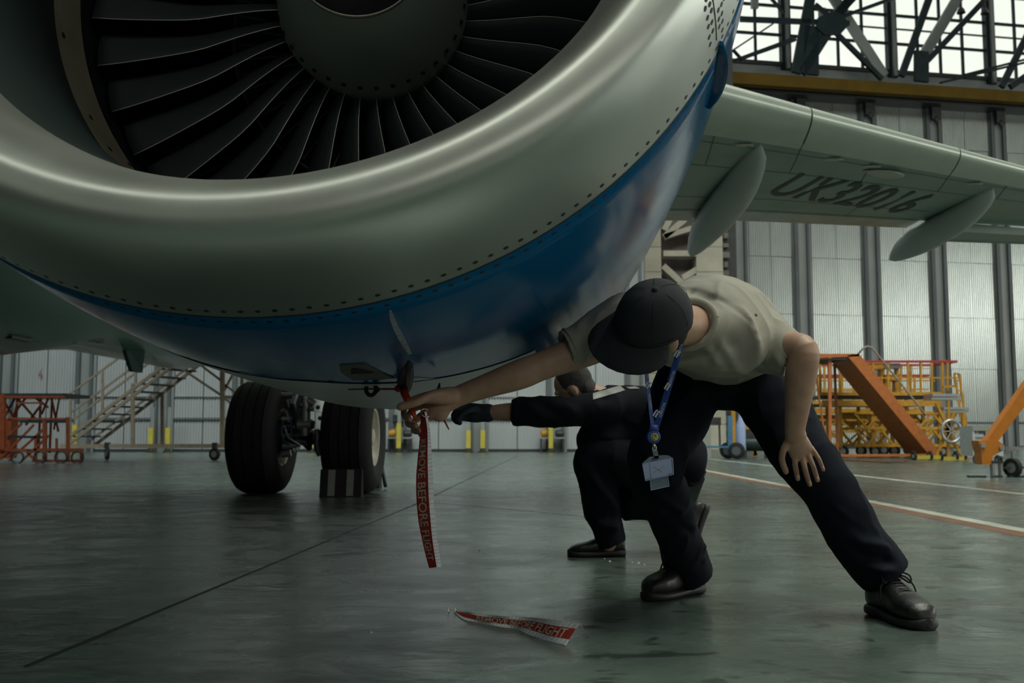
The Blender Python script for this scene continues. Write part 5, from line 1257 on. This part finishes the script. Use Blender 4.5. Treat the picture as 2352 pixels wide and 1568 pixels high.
k = MB(); c_ = P(1503, 1003, YL - .0075); k.tube([c_ + V((cos(t) * .0055, 0, sin(t) * .0065)) for t in [2 * pi * i / 16 for i in range(14)]], .0009, 5); k.build('reel_emblem', 'lanyard_blue', reel)
k = MB(); k.tube([P(1501, 1017, YL), P(1503, 1028, YL)], .004, 8); k.tube([P(1503, 1028, YL) + V((cos(t) * .005, 0, sin(t) * .008)) for t in [2 * pi * i / 14 for i in range(15)]], .0014, 6); k.build('swivel_clip', 'chrome', ly, True)
k = MB(); k.bar(P(1503, 1030, YL), P(1508, 1053, YL), .013, .002, up=V((0, 1, 0))); k.build('clip_strap', 'plastic_clear', ly)
k = MB(); k.rev([(0, .004), (.002, .004), (.0021, .001)], P(1506, 1042, YL - .001), (0, -1, 0), 12); k.build('snap_button', 'chrome', ly)
def card(q, th, Y, name, m, parent=ly):
    a = [P(x, y, Y) for x, y in q]; k = MB(); k.loft([[p + V((0, -th / 2, 0)) for p in a], [p + V((0, th / 2, 0)) for p in a]]); return k.build(name, m, parent)
h1 = card([(1475, 1064), (1480, 1059), (1484, 1056), (1492, 1049), (1520, 1045), (1534, 1045), (1545, 1051), (1547, 1090), (1482, 1105)], .002, YL, 'badge_holder', 'plastic_clear')
card([(1477, 1066), (1541, 1053), (1545, 1086), (1482, 1101)], .0012, YL - .0022, 'badge_card', 'card_blue', h1)
card([(1492, 1062), (1530, 1054), (1533, 1091), (1496, 1099)], .0008, YL - .0034, 'badge_window', 'plastic_card' if 'plastic_card' in M else 'card_blue', h1)
card([(1497, 1053), (1512, 1051), (1512, 1054), (1497, 1056)], .0008, YL - .0025, 'badge_slot', 'dark_paint', h1)
h2 = card([(1492, 1096), (1533, 1086), (1537, 1117), (1495, 1126)], .0016, YL + .002, 'badge_holder', 'plastic_clear')
k = MB(); 
for a, b in (((1478, 1065), (1545, 1052)), ((1483, 1103), (1546, 1089)), ((1476, 1066), (1483, 1104)), ((1545, 1053), (1547, 1089))): k.bar(P(*a, YL - .0025), P(*b, YL - .0025), .0022, .001, up=V((0, 1, 0)))
k.build('badge_edge', 'card_blue', h1)
k = MB()
for a, b in (((1493, 1098), (1496, 1126)), ((1496, 1125), (1537, 1116)), ((1533, 1090), (1537, 1116))): k.bar(P(*a, YL + .0005), P(*b, YL + .0005), .0018, .001, up=V((0, 1, 0)))
k.build('badge_edge', 'card_blue', h2)
k = MB(); k.bar(P(1500, 1085, YL - .004), P(1524, 1070, YL - .004), .002, .0006, up=V((0, 1, 0))); k.bar(P(1500, 1070, YL - .004), P(1520, 1082, YL - .004), .0015, .0006, up=V((0, 1, 0))); k.build('badge_print', 'cabinet_grey', h1)
# ------------------------------------------------------------------ held warning streamer with its red pin tool
stm = root('warning_streamer', P(975, 950, 2.8), 'red warning streamer reading REMOVE BEFORE FLIGHT hanging from the worker\'s hand', 'streamer', 'red warning streamers')
def ribbon(name, L, R, m, parent, th=.0012):          # strip between two edge paths
    L, R = [V(p) for p in crom([tuple(p) for p in L], 6)], [V(p) for p in crom([tuple(p) for p in R], 6)]; k = MB(); rings_ = []
    for i, (a, b) in enumerate(zip(L, R)):
        t = L[min(i + 1, len(L) - 1)] - L[max(i - 1, 0)]; n_ = t.cross(b - a).normalized() * th / 2; rings_.append([a + n_, b + n_, b - n_, a - n_])
    k.loft(rings_); return k.build(name, m, parent), L, R
ys = [948, 985, 1020, 1060, 1100, 1150, 1200, 1240, 1275, 1304]
xl_ = [966, 966, 963, 959, 956, 957, 962, 970, 978, 986]; xm_ = [975, 981, 982, 982, 983, 985, 989, 993, 998, 1003]; xw_ = [979, 987, 990, 992, 994, 996, 1000, 1004, 1009, 1013]
Yt = 2.80
rL = [P(x, y, Yt + .012) for x, y in zip(xl_, ys)]; rM = [P(x, y - 2, Yt - .006) for x, y in zip(xm_, ys)]; rW = [P(x, y - 3, Yt + .004) for x, y in zip(xw_, ys)]
_, LL, MM = ribbon('ribbon', rL, rM, 'tag_red', stm); _, ML, WW = ribbon('white_border', rM, rW, 'tag_white', stm)
def along(pts, t): x = t * (len(pts) - 1); i = min(int(x), len(pts) - 2); return lerp(pts[i], pts[i + 1], x - i)
def strip_text(L, R, t0, t1, a0, a1, off, flip=False):
    def fn(tx, ty):
        t = lerp(t0, t1, tx); a, b = along(L, t), along(R, t); v = lerp(a0, a1, ty); return lerp(a, b, v) + off
    return fn
mapped_text('REMOVE BEFORE FLIGHT', strip_text(LL, MM, .19, .93, .12, .80, V((0, -.0022, 0))), 'streamer_print', 'tag_letter', stm, 0, .01)
k = MB()
for i in range(34):
    t = .12 + .86 * i / 34; a, b = along(ML, t), along(WW, t); k.bar(a + V((0, -.001, 0)), b + V((0, -.001, 0)), .0012, .0012)
stuff(k.build('border_stitches', 'cabinet_grey', stm))
def wire_ring(c, r, ax, th, name, parent, m='chrome'):
    ax = V(ax).normalized(); u = ax.cross(V((0, 0, 1))).normalized(); v = u.cross(ax)
    k = MB(); k.tube([V(c) + (u * cos(t) + v * sin(t)) * r for t in [2 * pi * i / 24 for i in range(25)]], th, 6, False); return k.build(name, m, parent, True)
wire_ring(P(977, 948, 2.80), .013, (.5, -.8, .5), .0016, 'key_ring', stm)
k = MB(); k.tube([P(927, 888, 2.90), P(930, 905, 2.87), P(938, 922, 2.84)], [(.014, .008), (.012, .008), (.011, .007)], 10); k.tube([P(938, 922, 2.84), P(948, 945, 2.82), P(956, 966, 2.81)], [(.010, .006), (.009, .005), (.004, .003)], 10); k.build('pin_tool', 'tool_red', stm, True)
k = MB(); k.tube([P(880, 893, 2.92), P(905, 893, 2.92), P(912, 892, 2.92), P(932, 893, 2.9)], [.003, .003, .010, .008], 8); k.build('pin_tip', 'tool_red', stm, True)
k = MB(); k.tube([P(800, 894, 2.94), P(850, 893, 2.93), P(885, 893, 2.92)], [.002, .0025, .0025], 6); k.build('pin_rod', 'dark_steel', stm, True)
k = MB(); c_ = P(852, 893, 2.93)
k.tube([c_ + V((cos(t) * .014, 0, sin(t) * .018)) for t in [2 * pi * i / 20 for i in range(21)]], [.006] * 21, 8, False); k.tube([c_ + V((.012, 0, .004)), c_ + V((.024, 0, 0)), c_ + V((.012, 0, -.010))], .006, 8); k.build('pull_loop', 'lace', stm, True)
k = MB(); k.tube([P(1001, 905, 2.93), P(1008, 893, 2.93), P(1010, 879, 2.93)], [.006, .006, .002], 8); k.build('strap_tail', 'dark_steel', stm, True)
k = MB(); k.tube([P(1017, 960, 2.92), P(1024, 972, 2.92), P(1031, 986, 2.92)], [.003, .003, .002], 6); k.build('pin_end', 'orange_red', stm, True)
# ------------------------------------------------------------------ streamer on the floor
sf = root('warning_streamer', G(1045, 1408), 'red and white warning streamer lying crumpled on the floor, metal ring at one end', 'streamer', 'red warning streamers')
lo = ((1044, 1406), (1065, 1423), (1108, 1431), (1150, 1440), (1188, 1444), (1214, 1457), (1256, 1470), (1299, 1482))
up = ((1050, 1402), (1074, 1405), (1105, 1409), (1150, 1414), (1193, 1416), (1235, 1419), (1278, 1424), (1331, 1432))
lw = [G(x, y, .001) for x, y in lo]; upw = [P(x, y, a.y + .035) for (x, y), a in zip(up, lw)]
def frac(f): return [lerp(a, b, f) + V((0, .012 * sin(f * pi) * (1 if i % 2 else -.6), 0)) for i, (a, b) in enumerate(zip(lw, upw))]
e0, e1, e2, e3 = frac(0), frac(.24), frac(.74), frac(1)
ribbon('white_border', e0, e1, 'tag_white', sf, .002); _, LL, MM = ribbon('ribbon', e1, e2, 'tag_red', sf, .002); _, UL, UU = ribbon('white_border', e2, e3, 'tag_white', sf, .002)
mapped_text('REMOVE BEFORE FLIGHT', strip_text(LL, MM, .24, .95, .06, .92, V((0, -.004, .001))), 'streamer_print', 'tag_letter', sf, .15, .01)
k = MB(); E0, E1 = [V(p) for p in crom([tuple(p) for p in e0], 6)], [V(p) for p in crom([tuple(p) for p in e1], 6)]
for i in range(30):
    t = .14 + .85 * i / 30
    for A_, B_ in ((E0, E1), (UL, UU)): k.bar(along(A_, t) + V((0, -.002, 0)), along(B_, min(1, t + .012)) + V((0, -.002, 0)), .0013, .0013)
stuff(k.build('border_stitches', 'cabinet_grey', sf))
wire_ring(P(1037, 1400, lw[0].y), .012, (.4, -1, .2), .0014, 'key_ring', sf)
k = MB(); k.tube([P(1040, 1408, lw[0].y - .0), P(1026, 1408, lw[0].y), P(1016, 1412, lw[0].y)], [(.006, .002), (.008, .002), (.006, .001)], 8); k.build('metal_clasp', 'pale_metal', sf, True)
k = MB(); k.tube([upw[-1], G(1345, 1452, .004), G(1360, 1463, .002)], .0008, 5); k.build('loose_thread', 'tag_letter', sf)
# ------------------------------------------------------------------ the crouching worker behind
m2 = root('person', (.75, 4.9, 0), 'crouching worker in dark overalls with a grey reflective stripe and blue work glove', 'person')
YQ = 4.85
Sh, El, Wr, Gl = P(1405, 935, YQ), P(1200, 945, YQ - .12), P(1110, 948, YQ - .12), P(1068, 950, YQ - .12)
Pv, Md, Ch = P(1540, 1085, YQ + .05), P(1510, 1000, YQ + .05), P(1440, 942, YQ + .04)
K1, A1 = P(1360, 1048, YQ - .05), P(1396, 1225, YQ - .02)                # near leg, foot flat
K2, A2 = P(1440, 1145, YQ + .15), P(1572, 1165, YQ + .16)               # other leg, kneeling on the toe
h2c = P(1318, 893, YQ - .02); f2 = V((-.80, .28, -.53)).normalized(); u2 = V((-.50, -.06, .86)); u2 = (u2 - f2 * u2.dot(f2)).normalized(); l2 = u2.cross(f2)
mb = MB()
limb(mb, [(Pv, .12, .10), (Md, .12, .10), (Ch, .12, .10), (P(1385, 918, YQ), .07, .065)], V((0, 1, 0)))
limb(mb, [(P(1390, 922, YQ), .062, .062), (h2c - f2 * .02 - u2 * .02, .056, .058)], V((0, 1, 0)))
head_shape(mb, h2c, l2, f2, u2)
limb(mb, [(Ch, .06, .06), (Sh, .055, .055), (lerp(Sh, El, .5), .05, .05), (El, .045, .043), (lerp(El, Wr, .4), .044, .042), (Wr, .033, .030), (lerp(Wr, Gl, .7), .034, .026)], V((0, 1, 0)))
limb(mb, [(Pv, .09, .09), (K1, .06, .06), (A1, .045, .045), (A1 - V((0, 0, .05)), .04, .04)])
limb(mb, [(Pv, .09, .09), (K2, .06, .06), (A2, .045, .045)])
fuse(mb, 'body', 'skin_second', m2, .007, 5, .5)
eyes(m2, h2c, l2, f2, u2)
k = MB(); k.ell(h2c + u2 * .033 - f2 * .022, l2 * .079, f2 * .088, u2 * .086, 28, 18); k.ell(h2c - u2 * .02 - f2 * .055, l2 * .066, f2 * .045, u2 * .06, 20, 12)
hr = fuse(k, 'hair', 'hair_grey', m2, .006, 4, .5, lambda p, n: p + n * .002 * noise.noise(p * 60))
# jacket
mb = MB()
limb(mb, [(P(1556, 1075, YQ + .05), .16, .13), (P(1525, 1035, YQ + .05), .17, .15), (P(1480, 965, YQ + .05), .185, .165), (P(1425, 940, YQ + .04), .18, .125), (P(1375, 915, YQ + .02), .10, .075)], V((0, 1, 0)), flat=(True, True))
limb(mb, [(Ch, .11, .10), (P(1395, 938, YQ - .06), .098, .085), (P(1310, 945, YQ - .1), .082, .074), (P(1235, 945, YQ - .12), .070, .066), (P(1176, 946, YQ - .12), .060, .060)], V((0, 1, 0)), flat=(False, True))
mb.ell(P(1400, 1000, YQ), (.16, 0, 0), (0, .13, 0), (.03, 0, .13), 18, 12)
T_ = lambda a, b, w_, h: (P(*a), P(*b), w_, h)
folds = [T_((1200, 925, YQ - .2), (1260, 965, YQ - .2), .02, .012), T_((1240, 920, YQ - .2), (1300, 970, YQ - .2), .02, -.012), T_((1290, 915, YQ - .2), (1360, 985, YQ - .2), .022, .012), T_((1400, 900, YQ - .15), (1330, 985, YQ - .15), .022, -.010), T_((1320, 985, YQ - .15), (1460, 1020, YQ - .15), .022, .014), T_((1330, 1020, YQ - .1), (1450, 1050, YQ - .15), .022, -.014)]
fb = bumps(folds, None, (.012, 5.0)); cE = P(1176, 946, YQ - .12); aE = (cE - P(1235, 945, YQ - .12)).normalized()
def jf(p, n):
    d = p - cE; ax = d.dot(aE); rad = (d - aE * ax).length
    if -.03 < ax < .03 and rad < .052: return p - aE * .04 * min(1, (.052 - rad) / .012)
    return fb(p, n)
jk = fuse(mb, 'jacket', 'coverall', m2, .010, 5, .5, jf)
k = MB(); k.tube([P(1392, 908, YQ - .03), P(1370, 900, YQ - .05), P(1352, 905, YQ - .05)], [(.03, .012)] * 3, 8); k.build('jacket_collar', 'coverall', jk, True)
mb = MB()
limb(mb, [(P(1545, 1090, YQ + .06), .16, .12), (Pv, .165, .13), (P(1500, 1075, YQ), .15, .14)], V((0, 1, 0)))
limb(mb, [(Pv, .13, .13), (P(1450, 1060, YQ - .06), .118, .118), (K1, .092, .088), (lerp(K1, A1, .45), .096, .09), (lerp(K1, A1, .85), .082, .08), (P(1406, 1252, YQ - .02), .078, .074)], V((0, 1, 0)), flat=(False, True))
limb(mb, [(Pv, .13, .13), (P(1500, 1120, YQ + .12), .12, .12), (K2, .10, .10), (lerp(K2, A2, .5), .085, .085), (P(1560, 1165, YQ + .16), .08, .08)], V((0, 1, 0)))
fuse(mb, 'trousers', 'coverall', m2, .010, 5, .5, bumps([T_((1345, 1080, YQ - .15), (1430, 1180, YQ - .1), .022, .010), T_((1360, 1200, YQ - .1), (1450, 1215, YQ - .1), .02, .012), T_((1400, 1060, YQ - .2), (1480, 1110, YQ - .2), .02, -.012)], None, (.012, 5.0)))
# reflective stripe over the shoulder blade, laid on the jacket surface
def surf(o):
    return BVHTree.FromPolygons([v.co for v in o.data.vertices], [tuple(p.vertices) for p in o.data.polygons])
def lay(bv, quad, name, m, parent, n=10, lift=.003):   # quad of pixels: strip from edge (0,1) to edge (3,2)
    vs = []
    for i in range(n + 1):
        for j in range(4):
            a = (lerp(quad[0][0], quad[3][0], i / n), lerp(quad[0][1], quad[3][1], i / n)); b = (lerp(quad[1][0], quad[2][0], i / n), lerp(quad[1][1], quad[2][1], i / n))
            x, y = lerp(a[0], b[0], j / 3), lerp(a[1], b[1], j / 3); d = ray(x, y).normalized(); h = bv.ray_cast(V((0, 0, CAMH)), d)
            if h[0] is None: return None
            vs.append(h[0] + h[1] * (lift if h[1].dot(d) < 0 else -lift))
    k = MB(); k.add(vs, [(i * 4 + j, i * 4 + j + 1, i * 4 + j + 5, i * 4 + j + 4) for i in range(n) for j in range(3)]); return k.build(name, m, parent, True)
bj = surf(jk)
lay(bj, ((1362, 904), (1362, 918), (1436, 897), (1424, 886)), 'reflective_stripe', 'tape_grey', jk)
lay(bj, ((1438, 890), (1447, 894), (1470, 893), (1460, 888)), 'reflective_stripe', 'tape_grey', jk)
# blue glove with separate fingers
mb = MB(); limb(mb, [(P(1122, 948, YQ - .12), .044, .038), (Wr, .042, .036), (P(1092, 948, YQ - .12), .046, .034), (P(1072, 946, YQ - .12), .044, .032)], V((0, .2, 1)))
for i, (dx, dy) in enumerate(((0, -10), (-5, -2), (-4, 7), (1, 14))):
    finger(mb, [P(1074 + dx, 946 + dy, YQ - .13), P(1054 + dx, 947 + dy, YQ - .15), P(1046 + dx, 956 + dy * .8, YQ - .18), P(1056 + dx, 963 + dy * .6, YQ - .20)], .0145)
finger(mb, [P(1092, 940, YQ - .16), P(1074, 944, YQ - .19), P(1058, 952, YQ - .20)], .016)
fuse(mb, 'glove', 'glove', m2, .006, 4, .5)
f1 = G(1436, 1268); f1.y = YQ - .02; f1.x = P(1434, 1200, YQ).x
shoe_parts(m2, (f1.x, YQ, 0), (f1.x - .268, YQ - .03, 0), 0, False, False, W_=.050)
k = MB(); k.tube([A1 + V((0, 0, .02)), A1 + V((.0, 0, -.06))], [.046, .044], 14); k.build('sock', 'sock_pale', m2, True)
t_ = G(1598, 1232); t_.y = YQ + .16; tx = P(1600, 1000, YQ + .16).x
k = MB(); hx = P(1622, 1172, YQ + .16)
shoe_parts(m2, (hx.x + .015, YQ + .17, hx.z + .02), (tx - .03, YQ + .15, .02), 0, False, False, W_=.050)
k = MB(); limb(k, [(P(1574, 1104, YQ - .1), .045, .05), (P(1588, 1072, YQ - .12), .055, .07), (P(1589, 1034, YQ - .05), .055, .07), (P(1576, 1010, YQ), .035, .04)]); k.build('hip_pocket', 'coverall', m2, True)
bag = root('tool_pouch', P(1596, 1110, YQ - .1), 'dark open tool pouch on the belt of the crouching worker', 'pouch')
k = MB(); q = [P(x, y, YQ - .14) for x, y in ((1572, 1092), (1614, 1076), (1619, 1100), (1600, 1150), (1580, 1160), (1566, 1130))]; k.loft([q, [p + V((0, .10, 0)) for p in q]]); k.build('pouch_body', 'green_dark', bag)
k = MB(); k.tube([P(x, y, YQ - .15) for x, y in ((1570, 1094), (1592, 1112), (1606, 1106), (1618, 1082), (1614, 1076))], .010, 8); k.build('pouch_strap', 'lace', bag, True)
k = MB(); k.obox(P(1608, 1086, YQ - .15), (.012, 0, .004), (0, .004, 0), (-.006, 0, .018)); k.build('pouch_tag', 'tape_grey', bag)
# stains on the grey shirt, bolted on after the shirt surface exists
bs = surf(shirt)
for q in (((1619, 757), (1616, 764), (1626, 765), (1624, 760)), ((1609, 722), (1607, 727), (1613, 724), (1613, 721)), ((1734, 720), (1733, 724), (1739, 727), (1739, 723))):
    lay(bs, q, 'oil_stain', 'dark_paint', shirt, 4, .0012)
